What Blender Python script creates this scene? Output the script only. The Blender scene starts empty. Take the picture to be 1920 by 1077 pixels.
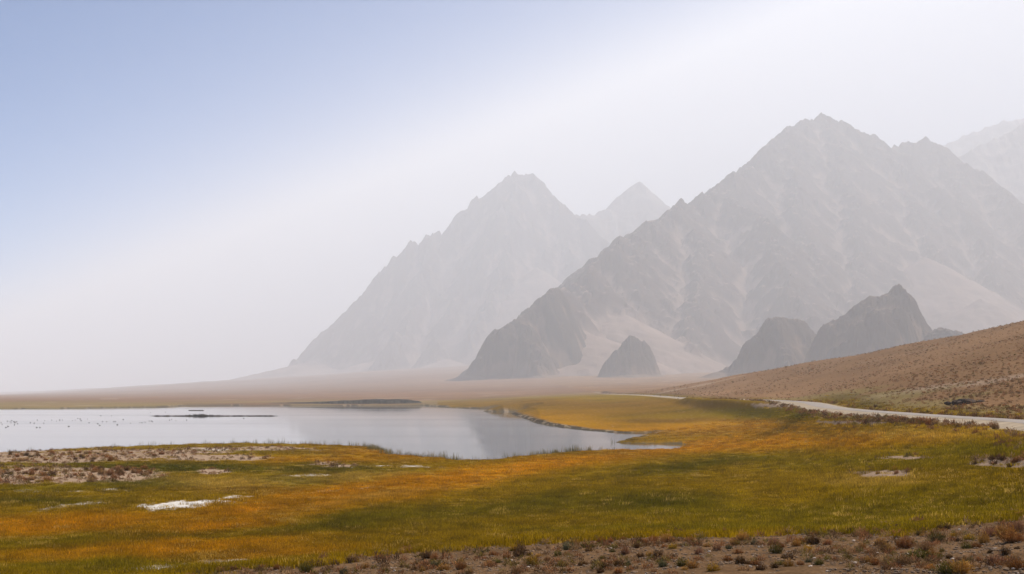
import bpy, math, random
import numpy as np

random.seed(7)
RNG = np.random.default_rng(11)
SC = bpy.context.scene
COL = SC.collection

# ------------------------------------------------------------------ camera, sky, sun, exposure
F, CX, HY, H = 2637.0, 960.0, 738.0, 9.0          # focal length in photo pixels, horizon row, eye height over the lake
cam_d = bpy.data.cameras.new('camera')
cam = bpy.data.objects.new('camera', cam_d); COL.objects.link(cam)
cam.location = (0, 0, H); cam.rotation_euler = (math.radians(90), 0, 0)
cam_d.sensor_width = 36.0; cam_d.lens = 36.0 * F / 1920.0
cam_d.shift_y = (HY - 538.5) / 1920.0
cam_d.clip_start = 0.1; cam_d.clip_end = 300000.0
SC.camera = cam

SUN_EL, SUN_AZ = math.radians(46), math.radians(54)     # azimuth measured to the right of the view direction (+Y)
w = bpy.data.worlds.new('World'); SC.world = w; w.use_nodes = True
nt = w.node_tree
sky = nt.nodes.new('ShaderNodeTexSky'); sky.sky_type = 'NISHITA'; sky.sun_disc = False
sky.sun_elevation = SUN_EL; sky.sun_rotation = SUN_AZ
sky.altitude = 4200; sky.air_density = 1.0; sky.dust_density = 0.1; sky.ozone_density = 6.0
bg = nt.nodes['Background']; bg.inputs['Strength'].default_value = 0.082
nt.links.new(sky.outputs[0], bg.inputs['Color'])

sun_d = bpy.data.lights.new('sun', 'SUN'); sun_d.energy = 4.5; sun_d.angle = math.radians(0.53)
sun_d.color = (1.0, 0.94, 0.86)
sun = bpy.data.objects.new('sun', sun_d); COL.objects.link(sun)
sx, sy, sz = math.sin(SUN_AZ) * math.cos(SUN_EL), math.cos(SUN_AZ) * math.cos(SUN_EL), math.sin(SUN_EL)
from mathutils import Vector
sun.rotation_euler = Vector((-sx, -sy, -sz)).to_track_quat('-Z', 'Y').to_euler()
sun.location = (300, 200, 400)

SC.view_settings.view_transform = 'Standard'; SC.view_settings.look = 'None'
SC.view_settings.exposure = 0.72; SC.view_settings.gamma = 1.0; SC.view_settings.use_curve_mapping = False
SC.render.engine = 'CYCLES'
SC.cycles.use_denoising = True
SC.cycles.volume_bounces = 3; SC.cycles.max_bounces = 6; SC.cycles.diffuse_bounces = 2; SC.cycles.glossy_bounces = 2
SC.cycles.transparent_max_bounces = 8
HAZE_DENSITY = 1.4e-4
# the dust layer deepens from the open lake at left towards the mountains at right: the box is turned by HAZE_YAW, its lid tilts up across it, shaped to leave the left sky bluer
HAZE_YAW, HAZE_X, HAZE_Y = math.radians(24), (-1400.0, 17000.0), (-6000.0, 40000.0)
HAZE_TOP0, HAZE_TILT = 640.0, 0.42
def to_haze(x, y): return x * math.cos(HAZE_YAW) + y * math.sin(HAZE_YAW), -x * math.sin(HAZE_YAW) + y * math.cos(HAZE_YAW)
def from_haze(u, v): return u * math.cos(HAZE_YAW) - v * math.sin(HAZE_YAW), u * math.sin(HAZE_YAW) + v * math.cos(HAZE_YAW)

# ------------------------------------------------------------------ numpy noise
def _hash(ix, iy, seed):
    h = (ix.astype(np.int64) * 374761393 + iy.astype(np.int64) * 668265263 + seed * 1442695041) & 0xffffffff
    h = ((h ^ (h >> 13)) * 1274126177) & 0xffffffff
    h = ((h ^ (h >> 16)) * 2246822519) & 0xffffffff
    return ((h ^ (h >> 15)) & 0xffff) / 65535.0
def noise2(x, y, seed=0):
    xi = np.floor(x); yi = np.floor(y); fx = x - xi; fy = y - yi
    xi = xi.astype(np.int64); yi = yi.astype(np.int64)
    u = fx * fx * fx * (fx * (fx * 6 - 15) + 10); v = fy * fy * fy * (fy * (fy * 6 - 15) + 10)
    def g(ox, oy):
        a = _hash(xi + ox, yi + oy, seed) * 2 * math.pi
        return np.cos(a) * (fx - ox) + np.sin(a) * (fy - oy)
    a, b, c, d = g(0, 0), g(1, 0), g(0, 1), g(1, 1)
    return 1.42 * ((a * (1 - u) + b * u) * (1 - v) + (c * (1 - u) + d * u) * v)
def fbm(x, y, octv=4, seed=0, gain=0.5):
    s = 0; a = 1; t = 0
    for i in range(octv):
        s = s + a * noise2(x, y, seed + i * 17); t += a; a *= gain; x = x * 2.03 + 5.1; y = y * 2.03 + 1.7
    return s / t
def ridged(x, y, octv=4, seed=0, gain=0.5):
    s = 0; a = 1; t = 0
    for i in range(octv):
        s = s + a * (1 - np.abs(noise2(x, y, seed + i * 31)) * 1.6); t += a; a *= gain; x = x * 2.05 + 3.3; y = y * 2.05 + 8.1
    return s / t
def sstep(a, b, x):
    t = np.clip((x - a) / (b - a), 0, 1); return t * t * (3 - 2 * t)
def pix(px, py, Y):                                  # a photo pixel at a known distance -> world point
    return ((px - CX) / F * Y, Y, H - (py - HY) / F * Y)
def pixz(px, py, z=0.0):                             # a photo pixel on a level at height z -> world point
    Y = (H - z) * F / (py - HY); return ((px - CX) / F * Y, Y, z)

# ------------------------------------------------------------------ generic builders
def tag(o, label=None, cat=None, group=None, kind=None):
    if label: o['label'] = label
    if cat: o['category'] = cat
    if group: o['group'] = group
    if kind: o['kind'] = kind
    return o
def mesh_from(name, verts, faces, mat=None, smooth=False):
    me = bpy.data.meshes.new(name)
    verts = np.asarray(verts, dtype=np.float32); faces = np.asarray(faces, dtype=np.int32)
    k = faces.shape[1]
    me.vertices.add(len(verts)); me.vertices.foreach_set('co', verts.ravel())
    me.loops.add(faces.size); me.loops.foreach_set('vertex_index', faces.ravel())
    me.polygons.add(len(faces)); me.polygons.foreach_set('loop_start', np.arange(0, faces.size, k, dtype=np.int32))
    me.polygons.foreach_set('use_smooth', np.full(len(faces), smooth, dtype=bool))
    me.update(calc_edges=True)
    if mat: me.materials.append(mat)
    return me
def add_obj(name, me, parent=None):
    o = bpy.data.objects.new(name, me); COL.objects.link(o)
    if parent: o.parent = parent
    return o
def color_attr(me, rgb, name='col'):
    a = me.attributes.new(name, 'FLOAT_COLOR', 'POINT')
    c = np.ones((len(me.vertices), 4), dtype=np.float32); c[:, :3] = rgb
    a.data.foreach_set('color', c.ravel())
def float_attr(me, v, name):
    a = me.attributes.new(name, 'FLOAT', 'POINT'); a.data.foreach_set('value', np.asarray(v, dtype=np.float32).ravel())
def grid_faces(nr, nc, wrap=False):
    r = np.arange(nr - 1)[:, None]; c = np.arange(nc if wrap else nc - 1)[None, :]
    a = r * nc + c; b = r * nc + (c + 1) % nc
    return np.stack([a, b, b + nc, a + nc], -1).reshape(-1, 4)

# ------------------------------------------------------------------ materials
def new_mat(name, rough=0.9, spec=0.2):
    m = bpy.data.materials.new(name); m.use_nodes = True
    b = m.node_tree.nodes['Principled BSDF']
    b.inputs['Roughness'].default_value = rough; b.inputs['Specular IOR Level'].default_value = spec
    return m, m.node_tree, b
def N(t, kind, **kw):
    n = t.nodes.new(kind)
    for k, v in kw.items(): setattr(n, k, v)
    return n
def mul_noise(t, src, scale, lo, hi, vec=None, detail=4.0, stretch=None):
    """multiply a colour by noise between lo and hi"""
    tc = N(t, 'ShaderNodeTexCoord'); mp = N(t, 'ShaderNodeMapping')
    t.links.new(tc.outputs['Object'], mp.inputs['Vector'])
    if stretch: mp.inputs['Scale'].default_value = stretch
    nz = N(t, 'ShaderNodeTexNoise'); nz.inputs['Scale'].default_value = scale; nz.inputs['Detail'].default_value = detail
    t.links.new(mp.outputs[0], nz.inputs['Vector'])
    mr = N(t, 'ShaderNodeMapRange'); mr.inputs['From Min'].default_value = 0.3; mr.inputs['From Max'].default_value = 0.7
    mr.inputs['To Min'].default_value = lo; mr.inputs['To Max'].default_value = hi
    t.links.new(nz.outputs[0], mr.inputs['Value'])
    mx = N(t, 'ShaderNodeVectorMath', operation='SCALE')
    t.links.new(src, mx.inputs[0]); t.links.new(mr.outputs[0], mx.inputs['Scale'])
    return mx.outputs[0], nz.outputs[0]

def ground_material():
    m, t, b = new_mat('ground_earth', 1.0, 0.0)
    at = N(t, 'ShaderNodeAttribute', attribute_name='col')
    c, n1 = mul_noise(t, at.outputs['Color'], 9.0, 0.62, 1.35)
    c, n2 = mul_noise(t, c, 1.3, 0.75, 1.22, detail=5)
    c, n3 = mul_noise(t, c, 0.02, 0.88, 1.12, detail=6, stretch=(1, 0.35, 1))
    t.links.new(c, b.inputs['Base Color'])
    bp = N(t, 'ShaderNodeBump'); bp.inputs['Strength'].default_value = 0.6; bp.inputs['Distance'].default_value = 0.03
    t.links.new(n1, bp.inputs['Height']); t.links.new(bp.outputs[0], b.inputs['Normal'])
    return m
def mountain_material():
    m, t, b = new_mat('mountain_rock', 1.0, 0.0)
    at = N(t, 'ShaderNodeAttribute', attribute_name='col')
    c, n1 = mul_noise(t, at.outputs['Color'], 0.012, 0.86, 1.14, detail=7)
    c, n2 = mul_noise(t, c, 0.004, 0.85, 1.15, detail=5, stretch=(1, 1, 3))
    t.links.new(c, b.inputs['Base Color'])
    bp = N(t, 'ShaderNodeBump'); bp.inputs['Strength'].default_value = 0.5; bp.inputs['Distance'].default_value = 4.0
    t.links.new(n1, bp.inputs['Height']); t.links.new(bp.outputs[0], b.inputs['Normal'])
    return m
def plant_material(name, source, translucent=0.35):
    """source 'INSTANCER' reads the colour of the instance, 'OBJECT' reads the object's colour"""
    m, t, b = new_mat(name, 1.0, 0.0)
    if source == 'INSTANCER':
        at = N(t, 'ShaderNodeAttribute', attribute_name='col', attribute_type='INSTANCER'); c0 = at.outputs['Color']
    else:
        at = N(t, 'ShaderNodeObjectInfo'); c0 = at.outputs['Color']
    rv = N(t, 'ShaderNodeAttribute', attribute_name='rnd')  # random tone; shrubs also carry shade painted low and light at tips
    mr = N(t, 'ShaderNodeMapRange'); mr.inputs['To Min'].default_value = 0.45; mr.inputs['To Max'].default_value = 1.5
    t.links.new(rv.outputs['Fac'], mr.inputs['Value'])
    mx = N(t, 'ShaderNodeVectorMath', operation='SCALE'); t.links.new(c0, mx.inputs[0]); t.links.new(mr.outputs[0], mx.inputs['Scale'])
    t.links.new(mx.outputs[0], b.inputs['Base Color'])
    tr = N(t, 'ShaderNodeBsdfTranslucent'); t.links.new(mx.outputs[0], tr.inputs['Color'])
    ms = N(t, 'ShaderNodeMixShader'); ms.inputs[0].default_value = translucent
    t.links.new(b.outputs[0], ms.inputs[1]); t.links.new(tr.outputs[0], ms.inputs[2])
    t.links.new(ms.outputs[0], t.nodes['Material Output'].inputs['Surface'])
    return m
def plain_material(name, rgb, rough=0.9, scale=4.0, lo=0.7, hi=1.3, bump=0.0, spec=0.03):
    m, t, b = new_mat(name, rough, spec)
    rg = N(t, 'ShaderNodeRGB'); rg.outputs[0].default_value = (*rgb, 1)
    c, n1 = mul_noise(t, rg.outputs[0], scale, lo, hi, detail=5)
    t.links.new(c, b.inputs['Base Color'])
    if bump:
        bp = N(t, 'ShaderNodeBump'); bp.inputs['Strength'].default_value = 0.7; bp.inputs['Distance'].default_value = bump
        t.links.new(n1, bp.inputs['Height']); t.links.new(bp.outputs[0], b.inputs['Normal'])
    return m
def water_material():
    m, t, b = new_mat('lake_water', 0.07, 0.5)
    b.inputs['Base Color'].default_value = (0.03, 0.035, 0.04, 1); b.inputs['IOR'].default_value = 1.333
    tc = N(t, 'ShaderNodeTexCoord'); mp = N(t, 'ShaderNodeMapping'); mp.inputs['Scale'].default_value = (0.6, 1.0, 1)
    t.links.new(tc.outputs['Object'], mp.inputs['Vector'])
    nz = N(t, 'ShaderNodeTexNoise'); nz.inputs['Scale'].default_value = 0.9; nz.inputs['Detail'].default_value = 4
    t.links.new(mp.outputs[0], nz.inputs['Vector'])
    bp = N(t, 'ShaderNodeBump'); bp.inputs['Strength'].default_value = 0.10; bp.inputs['Distance'].default_value = 0.05
    t.links.new(nz.outputs[0], bp.inputs['Height']); t.links.new(bp.outputs[0], b.inputs['Normal'])
    # wind-ruffled lanes are rougher than the calm ones
    mp2 = N(t, 'ShaderNodeMapping'); mp2.inputs['Scale'].default_value = (0.004, 0.016, 1)
    t.links.new(tc.outputs['Object'], mp2.inputs['Vector'])
    n2 = N(t, 'ShaderNodeTexNoise'); n2.inputs['Scale'].default_value = 1.0; n2.inputs['Detail'].default_value = 3
    t.links.new(mp2.outputs[0], n2.inputs['Vector'])
    mr = N(t, 'ShaderNodeMapRange'); mr.inputs['From Min'].default_value = 0.35; mr.inputs['From Max'].default_value = 0.7
    mr.inputs['To Min'].default_value = 0.02; mr.inputs['To Max'].default_value = 0.08
    t.links.new(n2.outputs[0], mr.inputs['Value']); t.links.new(mr.outputs[0], b.inputs['Roughness'])
    return m

M_GROUND = ground_material(); M_MOUNT = mountain_material(); M_WATER = water_material()
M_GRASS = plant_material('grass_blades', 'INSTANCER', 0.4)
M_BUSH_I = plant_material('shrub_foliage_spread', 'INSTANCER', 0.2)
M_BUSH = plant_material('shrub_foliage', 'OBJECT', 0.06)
M_TWIG = plain_material('shrub_wood', (0.07, 0.045, 0.03), 0.9, 20)
M_ROAD = plain_material('road_gravel', (0.28, 0.24, 0.205), 0.9, 0.6, 0.8, 1.15, 0.02)
M_SHOULDER = plain_material('road_shoulder_sand', (0.34, 0.265, 0.18), 0.95, 0.8, 0.75, 1.2, 0.03)
M_STONE = plain_material('stone_grey', (0.20, 0.135, 0.085), 0.85, 6, 0.6, 1.4, 0.02)
M_PALE = plain_material('stone_pale', (0.55, 0.45, 0.36), 0.85, 6, 0.7, 1.2, 0.02)
M_BANK = plain_material('dark_bank_earth', (0.040, 0.033, 0.024), 0.95, 0.25, 0.5, 1.6, 0.4)
M_OUTCROP = plain_material('dark_outcrop_rock', (0.085, 0.058, 0.042), 0.95, 0.9, 0.6, 1.5, 0.15)
M_BIRD = plain_material('bird_plumage', (0.035, 0.03, 0.03), 0.8, 8)
M_BILL = plain_material('bird_bill', (0.25, 0.2, 0.12), 0.6, 8)

# ------------------------------------------------------------------ terrain height
SHORE_PX = [(-420, 771), (-200, 769), (0, 767), (150, 766), (300, 764), (338, 762.2), (345, 761), (450, 761), (620, 761.2), (790, 761.2),
            (835, 763), (838, 765), (880, 766), (955, 765.8), (985, 767), (930, 769), (905, 771.5), (925, 772.5), (985, 772), (958, 776), (982, 784), (996, 790), (1020, 796),
            (1050, 800.5), (1100, 807), (1150, 811), (1180, 812.5), (1225, 812.5), (1213, 817), (1190, 820), (1150, 826.5), (1190, 828),
            (1235, 828), (1282, 829), (1284, 835), (1258, 846), (1150, 845), (1100, 844.5), (1040, 849), (980, 856), (900, 866), (868, 866),
            (840, 861), (780, 857), (737, 854), (726, 847), (702, 838), (645, 834), (560, 833), (440, 832), (400, 834), (300, 837),
            (200, 841), (100, 846), (0, 852), (-150, 858), (-420, 866)]
SHORE = np.array([pixz(px, py, 0.0 if py < 822 else 0.35)[:2] for px, py in SHORE_PX])
def shore_sd(x, y):
    """signed distance to the water's edge in metres: positive on land (only worked out where it can matter)"""
    out = np.full(x.shape, 400.0)
    m = (y > 120) & (y < 1600) & (x < 260) & (x > -900)
    px, py = x[m], y[m]
    d2 = np.full(px.shape, 1e12); inside = np.zeros(px.shape, bool)
    n = len(SHORE)
    for i in range(n):
        a = SHORE[i]; b = SHORE[(i + 1) % n]
        e = b - a; L = e @ e
        t = np.clip(((px - a[0]) * e[0] + (py - a[1]) * e[1]) / L, 0, 1)
        d2 = np.minimum(d2, (px - a[0] - t * e[0]) ** 2 + (py - a[1] - t * e[1]) ** 2)
        c = ((a[1] > py) != (b[1] > py))
        with np.errstate(divide='ignore', invalid='ignore'):
            xc = a[0] + (py - a[1]) * (b[0] - a[0]) / (b[1] - a[1])
        inside ^= c & (px < xc)
    d = np.sqrt(d2); out[m] = np.where(inside, -d, d)
    return out

ROAD_PX = [(2300, 850, 60, 6.0), (2080, 815, 88, 6.3), (1920, 797, 115, 6.42), (1700, 781, 150, 6.55), (1560, 768, 220, 6.5), (1500, 756, 300, 6.95), (1400, 751, 400, 7.05),
           (1310, 749.5, 540, 6.7), (1205, 741.5, 900, 7.8), (1150, 740, 1150, 8.1), (1120, 739, 1500, 8.5)]
def crspline(P, k):
    P = np.asarray(P, float); P = np.vstack([2 * P[0] - P[1], P, 2 * P[-1] - P[-2]]); out = []
    for i in range(1, len(P) - 2):
        t = np.linspace(0, 1, k, endpoint=False)[:, None]
        a, b, c, d = P[i - 1], P[i], P[i + 1], P[i + 2]
        out.append(0.5 * (2 * b + (c - a) * t + (2 * a - 5 * b + 4 * c - d) * t * t + (3 * b - a - 3 * c + d) * t ** 3))
    out.append(P[-2][None]); return np.vstack(out)
_r = np.array([((px - CX) / F * Y, Y, z) for px, py, Y, z in ROAD_PX])
_r[:, 0] = np.maximum(_r[:, 0], 30)
ROAD = crspline(_r, 24)
def road_dist(x, y):
    out = np.full(x.shape, 300.0); oz = np.zeros(x.shape)
    m = (x > 0) & (x < 160) & (y > 40) & (y < 1550)
    px, py = x[m], y[m]; best = np.full(px.shape, 1e9); bz = np.zeros(px.shape)
    for i in range(0, len(ROAD) - 1, 2):
        a = ROAD[i]; b = ROAD[min(i + 2, len(ROAD) - 1)]; e = b[:2] - a[:2]
        t = np.clip(((px - a[0]) * e[0] + (py - a[1]) * e[1]) / (e @ e), 0, 1)
        d = np.hypot(px - a[0] - t * e[0], py - a[1] - t * e[1]); k = d < best
        best[k] = d[k]; bz[k] = (a[2] + t * (b[2] - a[2]))[k]
    out[m] = best; oz[m] = bz
    return out, oz

# control heights of the broad land forms: (photo column, distance, height)
CTRL = [(-500, 60, 1.0), (0, 62, .9), (-500, 100, .8), (0, 100, .8), (0, 150, 1.0), (-500, 150, 1.0), (0, 205, .7), (400, 62, .9), (400, 110, .9), (400, 160, .9), (400, 230, .6),
        (700, 70, 1.0), (700, 120, 1.0), (700, 180, .7), (960, 60, 1.2), (960, 100, 1.3), (960, 150, 1.0), (960, 195, .5),
        (1200, 60, 1.7), (1200, 100, 1.9), (1200, 150, 1.5), (1200, 220, .6), (1400, 60, 2.3), (1400, 100, 2.4), (1400, 150, 2.2), (1400, 200, 2.0), (1400, 300, 2.8), (1400, 400, 6.9),
        (1550, 60, 2.8), (1550, 100, 3.1), (1550, 150, 3.5), (1550, 200, 5.7), (1700, 60, 3.4), (1700, 100, 4.4), (1700, 150, 6.4), (1920, 60, 4.2), (1920, 85, 5.2), (1920, 115, 6.3),
        (2300, 60, 5.8), (2300, 90, 7.5), (1500, 300, 6.8), (1300, 300, 1.0), (1300, 400, 2.6), (1300, 540, 6.5), (1200, 400, 1.8), (1200, 600, 5.0), (1205, 900, 7.6),
        (1100, 400, 1.0), (1100, 550, 3.4), (1000, 420, .5), (1000, 600, 3.0), (1000, 800, 5.2), (1100, 1000, 7.0), (1000, 1150, 6.6), (800, 1100, 2.4), (460, 1100, 1.8), (0, 1000, 1.2), (-500, 1000, 1.0),
        (900, 850, 1.0), (0, 850, .6), (400, 600, .3), (0, 400, .3), (-500, 500, .3),
        # the bare hillside beyond the road
        (1920, 150, 7.6), (1920, 300, 19.5), (1920, 450, 29.5), (1920, 600, 39.5), (1920, 800, 38), (1700, 200, 7.4), (1700, 400, 17), (1700, 550, 25.5), (1700, 700, 33.2), (1700, 900, 33),
        (1500, 400, 8.2), (1500, 600, 17.5), (1500, 800, 25.8), (1500, 1000, 25), (1400, 600, 11.5), (1400, 850, 21.2), (1300, 750, 10.5), (1300, 950, 16.2), (1200, 1150, 10.4), (2300, 150, 11), (2300, 300, 30), (2300, 550, 46),
        (2300, 900, 52), (1300, 1300, 16),
        # the plain and its fans
        (1400, 2000, 27), (1920, 2000, 45), (2300, 2000, 60), (1200, 2000, 20), (1000, 2000, 13.5), (600, 2000, 6.7), (0, 2000, 1.6), (-500, 2000, 1.4),
        (-500, 5000, 1.5), (0, 5000, 2.6), (230, 5000, 14), (460, 5000, 29.8), (900, 5000, 71), (1400, 5000, 90), (1920, 5000, 115), (2300, 5000, 130),
        (-500, 10000, 0.5), (0, 9500, 1.5), (230, 10000, 54), (460, 10000, 110), (700, 10000, 176), (900, 10000, 212), (1400, 10000, 260), (2000, 10000, 300), (2300, 10000, 330),
        (-500, 40000, 0.2), (0, 40000, 0.2), (230, 16000, 70), (460, 16000, 130), (460, 40000, 60), (900, 40000, 150), (1400, 40000, 250), (2300, 40000, 300)]
_c = np.array(CTRL, float)
def _ab(u, r): return np.stack([u * 4.0, np.log(r)], -1)
_CA = _ab((_c[:, 0] - CX) / F, _c[:, 1]); _Q = _c[:, 2] / (1 + _c[:, 1] / 300.0)
def _tps(r2): return 0.5 * r2 * np.log(r2 + 1e-9)
_n = len(_c)
_K = _tps(((_CA[:, None] - _CA[None]) ** 2).sum(-1)) + np.eye(_n) * 0.004
_P = np.hstack([np.ones((_n, 1)), _CA]); _A = np.block([[_K, _P], [_P.T, np.zeros((3, 3))]])
_W = np.linalg.solve(_A, np.concatenate([_Q, np.zeros(3)]))
def land(x, y):
    r = np.maximum(np.where(y > 1, y, np.hypot(x, y)), 55.0)
    u = np.clip(np.where(y > 5, x / np.maximum(y, 5.0), np.sign(x) * 0.5), -0.5, 0.5)
    a = u * 4.0; b = np.log(np.minimum(r, 40000.0)); q = _W[_n] + _W[_n + 1] * a + _W[_n + 2] * b
    for i in range(_n):
        q = q + _W[i] * _tps((a - _CA[i, 0]) ** 2 + (b - _CA[i, 1]) ** 2)
    return q * (1 + r / 300.0)
EDGE = np.array([(-1500, 1150), (0, 1105), (200, 1092), (430, 1068), (640, 1051), (850, 1034), (1000, 1016), (1200, 1004), (1350, 1002), (1560, 997), (1700, 987), (1900, 968), (2400, 930)], float)
def edge_z(x):
    px = CX + F * x / 52.0
    return H - (np.interp(px, EDGE[:, 0], EDGE[:, 1]) - HY) / F * 52.0
def height(x, y, fine=True, full=False):
    x = np.asarray(x, float); y = np.asarray(y, float)
    z = land(x, y)
    near = 1 - sstep(150, 400, np.hypot(x, y))
    z = z + 0.10 * fbm(x / 9, y / 9, 3, 3) * near + 0.25 * fbm(x / 35, y / 35, 3, 5) * near
    # hillside and plain relief
    rr = np.hypot(x, y)
    z = z + 1.1 * fbm(x / 90, y / 160, 4, 8) * sstep(200, 500, rr) * sstep(9, 16, z) + 0.0016 * rr * fbm(x / 700, y / 1100, 4, 9) * sstep(1500, 3000, rr) * (0.15 + sstep(10, 60, z))
    # the gravel rise the camera stands on
    ye = 52 + 2.5 * fbm(x / 11, x * 0 + 3.3, 3, 21)
    rise = edge_z(x) - np.where(y < ye, 0.052 * (y - 52), 0.118 * (y - 52)) + 0.22 * fbm(x / 4.5, y / 4.5, 4, 31)
    k = 0.25; d = np.clip(0.5 + 0.5 * (rise - z) / k, 0, 1)
    z2 = z + (rise - z) * d + k * d * (1 - d); isrise = d
    z = np.where(y < 95, z2, z)
    # road bed
    rd, rz = road_dist(x, y); kb = 1 - sstep(3.5, 9.0, rd)
    z = z * (1 - kb) + (rz - 0.05) * kb
    off = x - np.interp(y, ROAD[:, 1], ROAD[:, 0])
    z = z + np.exp(-((off + 7.5) / 2.4) ** 2) * (1.9 * sstep(295, 325, y) * (1 - sstep(500, 560, y)) + .25 * fbm(y / 25, y * 0, 2, 43) * (y > 110) * (y < 300))   # low berm beside the road
    hl = sstep(8, 20, off) * sstep(120, 200, y) * (1 - sstep(900, 1200, y)); z = z - 1.3 * hl * (ridged((x * .55 - y * .28 + 8 * fbm(x / 40, y / 40, 2, 47)) / 30, (x * .3 + y * .5) / 260, 3, 45) - .6)   # runnels down the hillside
    # lake basin
    sd = shore_sd(x, y) + 1.2 * fbm(x / 14, y / 14, 3, 41) * sstep(180, 260, y)
    steep = np.where(y > 260, 0.30, 0.16)
    z = np.where(sd < 0, np.maximum(sd * 0.12, -1.5) - 0.02, np.minimum(z, 0.02 + sd * steep + 0.25 * sstep(0.0, 1.2, sd) + 3 * np.maximum(sd - 8, 0)))
    z = np.where(sd > 0, np.maximum(z, 0.02 + 0.25 * sstep(0, 4, sd)), z)
    if full: return z, sd, rd, isrise * (y < 95)
    return z

# ------------------------------------------------------------------ what grows where (colours by place, with darker bands)
OR, GR, DK, ST, BR, OL = map(np.array, ((.60, .25, .005), (.19, .15, .002), (.05, .065, .002), (.60, .38, .07), (.25, .115, .015), (.315, .19, .002)))
BLOBS = [  # photo column, row, half width, half height, slant (rows per column), colour, weight
    (1240, 945, 110, 15, -.05, DK, 1.3), (1330, 870, 150, 9, -.12, DK, .9), (1010, 948, 140, 14, -.12, GR, 1.0), (740, 968, 130, 12, -.05, GR, 1.2), (620, 990, 110, 8, -.1, DK, .8),
    (1500, 826, 190, 15, -.03, OR, 1.6), (1250, 802, 170, 9, 0, OR, 1.5), (1270, 788, 150, 4, 0, BR, 1.6), (1180, 772, 180, 6, 0, BR, 1.0), (1130, 758, 260, 7, 0, BR, 1.6), (1000, 785, 120, 14, 0, OR, .9), (1440, 795, 90, 8, 0, OR, .9),
    (1260, 812, 120, 4, 0, BR, 1.0), (1470, 805, 70, 5, 0, BR, .8), (1330, 838, 130, 9, -.05, OR, 1.0), (1120, 860, 180, 10, -.12, OR, 1.0), (900, 895, 170, 14, -.2, OR, 1.2),
    (690, 915, 170, 13, -.12, OR, 1.7), (540, 950, 140, 10, -.1, OR, 1.7), (640, 895, 120, 7, -.05, ST, .7), (700, 935, 170, 5, -.15, ST, .6), (100, 985, 180, 14, -.05, OR, 1.5), (420, 985, 160, 10, -.12, OR, 1.3), (300, 1030, 240, 12, -.05, OR, 1.2),
    (420, 1042, 120, 6, -.02, BR, .9), (120, 1020, 150, 12, -.02, GR, 1.0), (300, 1008, 130, 12, -.05, DK, .7), (180, 1065, 200, 10, 0, GR, 1.2), (560, 1035, 120, 8, -.05, OR, .8),
    (330, 878, 160, 6, 0, DK, 2.0), (600, 882, 130, 6, 0, DK, .9), (80, 873, 160, 4, 0, GR, 1.0), (270, 908, 90, 9, 0, DK, 1.6), (60, 918, 140, 8, 0, GR, 1.0), (60, 942, 110, 7, 0, DK, 1.0), (380, 905, 120, 9, 0, ST, .9), (200, 925, 130, 7, 0, OL, .8),
    (460, 918, 110, 6, 0, BR, .7), (560, 900, 80, 6, 0, DK, .8), (700, 848, 100, 7, .05, OR, .9), (620, 848, 90, 5, 0, BR, .7), (520, 845, 130, 5, 0, GR, .7), (640, 862, 120, 6, 0, OR, .8),
    (1760, 950, 240, 34, -.05, GR, .8), (1850, 845, 140, 10, 0, GR, 1.2), (1650, 868, 200, 14, 0, GR, .7), (1700, 815, 160, 10, 0, ST, .6), (1650, 905, 90, 10, 0, ST, .5), (1500, 925, 120, 25, 0, OL, .8), (1400, 968, 260, 16, 0, GR, .8), (1250, 992, 380, 7, 0, GR, 1.4),
    (1400, 772, 110, 6, 0, GR, .9), (1520, 780, 120, 5, 0, GR, .8), (1500, 795, 160, 3, 0, ST, .5), (1380, 800, 60, 3, 0, BR, .9), (1100, 985, 260, 14, 0, OL, 1.0), (800, 1005, 200, 14, -.1, OL, 1.0)]
def grass_color(px, py, x, y):
    base = OL[None] * np.ones((len(px), 1)); wsum = np.full(len(px), 0.55); c = base * wsum[:, None]
    wx = px + 30 * fbm(px / 90, py / 14, 3, 61); wy = py + 7 * fbm(px / 120, py / 18, 3, 62)
    for bx, by, rx, ry, sl, colr, wt in BLOBS:
        dx = (wx - bx) / rx; dy = (wy - by - sl * (wx - bx)) / ry
        g = wt * np.exp(-(dx * dx + dy * dy)); c += g[:, None] * colr; wsum += g
    c /= wsum[:, None]
    n = fbm(x / 22, y / 60, 4, 71)[:, None]; n2 = (fbm(x / 5, y / 9, 3, 73) * (1 - sstep(130, 280, y)))[:, None]
    c = c * (1 + 0.35 * n) + np.clip(n2 - 0.15, 0, 1) * 0.10 * (ST - c) + np.clip(-n - 0.12, 0, 1) * 0.6 * (DK - c)
    return np.clip(c, 0.003, 1)
MOUNDS = [(80, 857, 190, 11), (210, 852, 130, 9), (115, 890, 185, 14), (230, 886, 60, 6), (390, 858, 120, 5), (330, 848, 100, 4), (620, 872, 45, 3.5), (400, 885, 30, 3), (470, 842, 120, 4),
          (1660, 888, 70, 6), (1890, 868, 70, 10), (1700, 858, 60, 3), (1450, 760, 40, 4), (1600, 792, 70, 3), (20, 905, 60, 5)]
SALT = [(345, 946, 100, 8, -.06, 1), (430, 933, 34, 3, -.1, .8), (150, 947, 70, 3.5, -.12, .55), (740, 875, 100, 1.3, 0, .6), (585, 890, 40, 2, 0, .5), (640, 918, 50, 1.5, -.1, .35), (300, 1064, 100, 5, -.06, .5), (70, 922, 70, 2, 0, .4), (220, 918, 40, 1.6, 0, .4), (450, 1054, 80, 4, 0, .4), (420, 843, 60, 1.8, 0, .5), (560, 890, 40, 1.5, 0, .5)]
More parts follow.
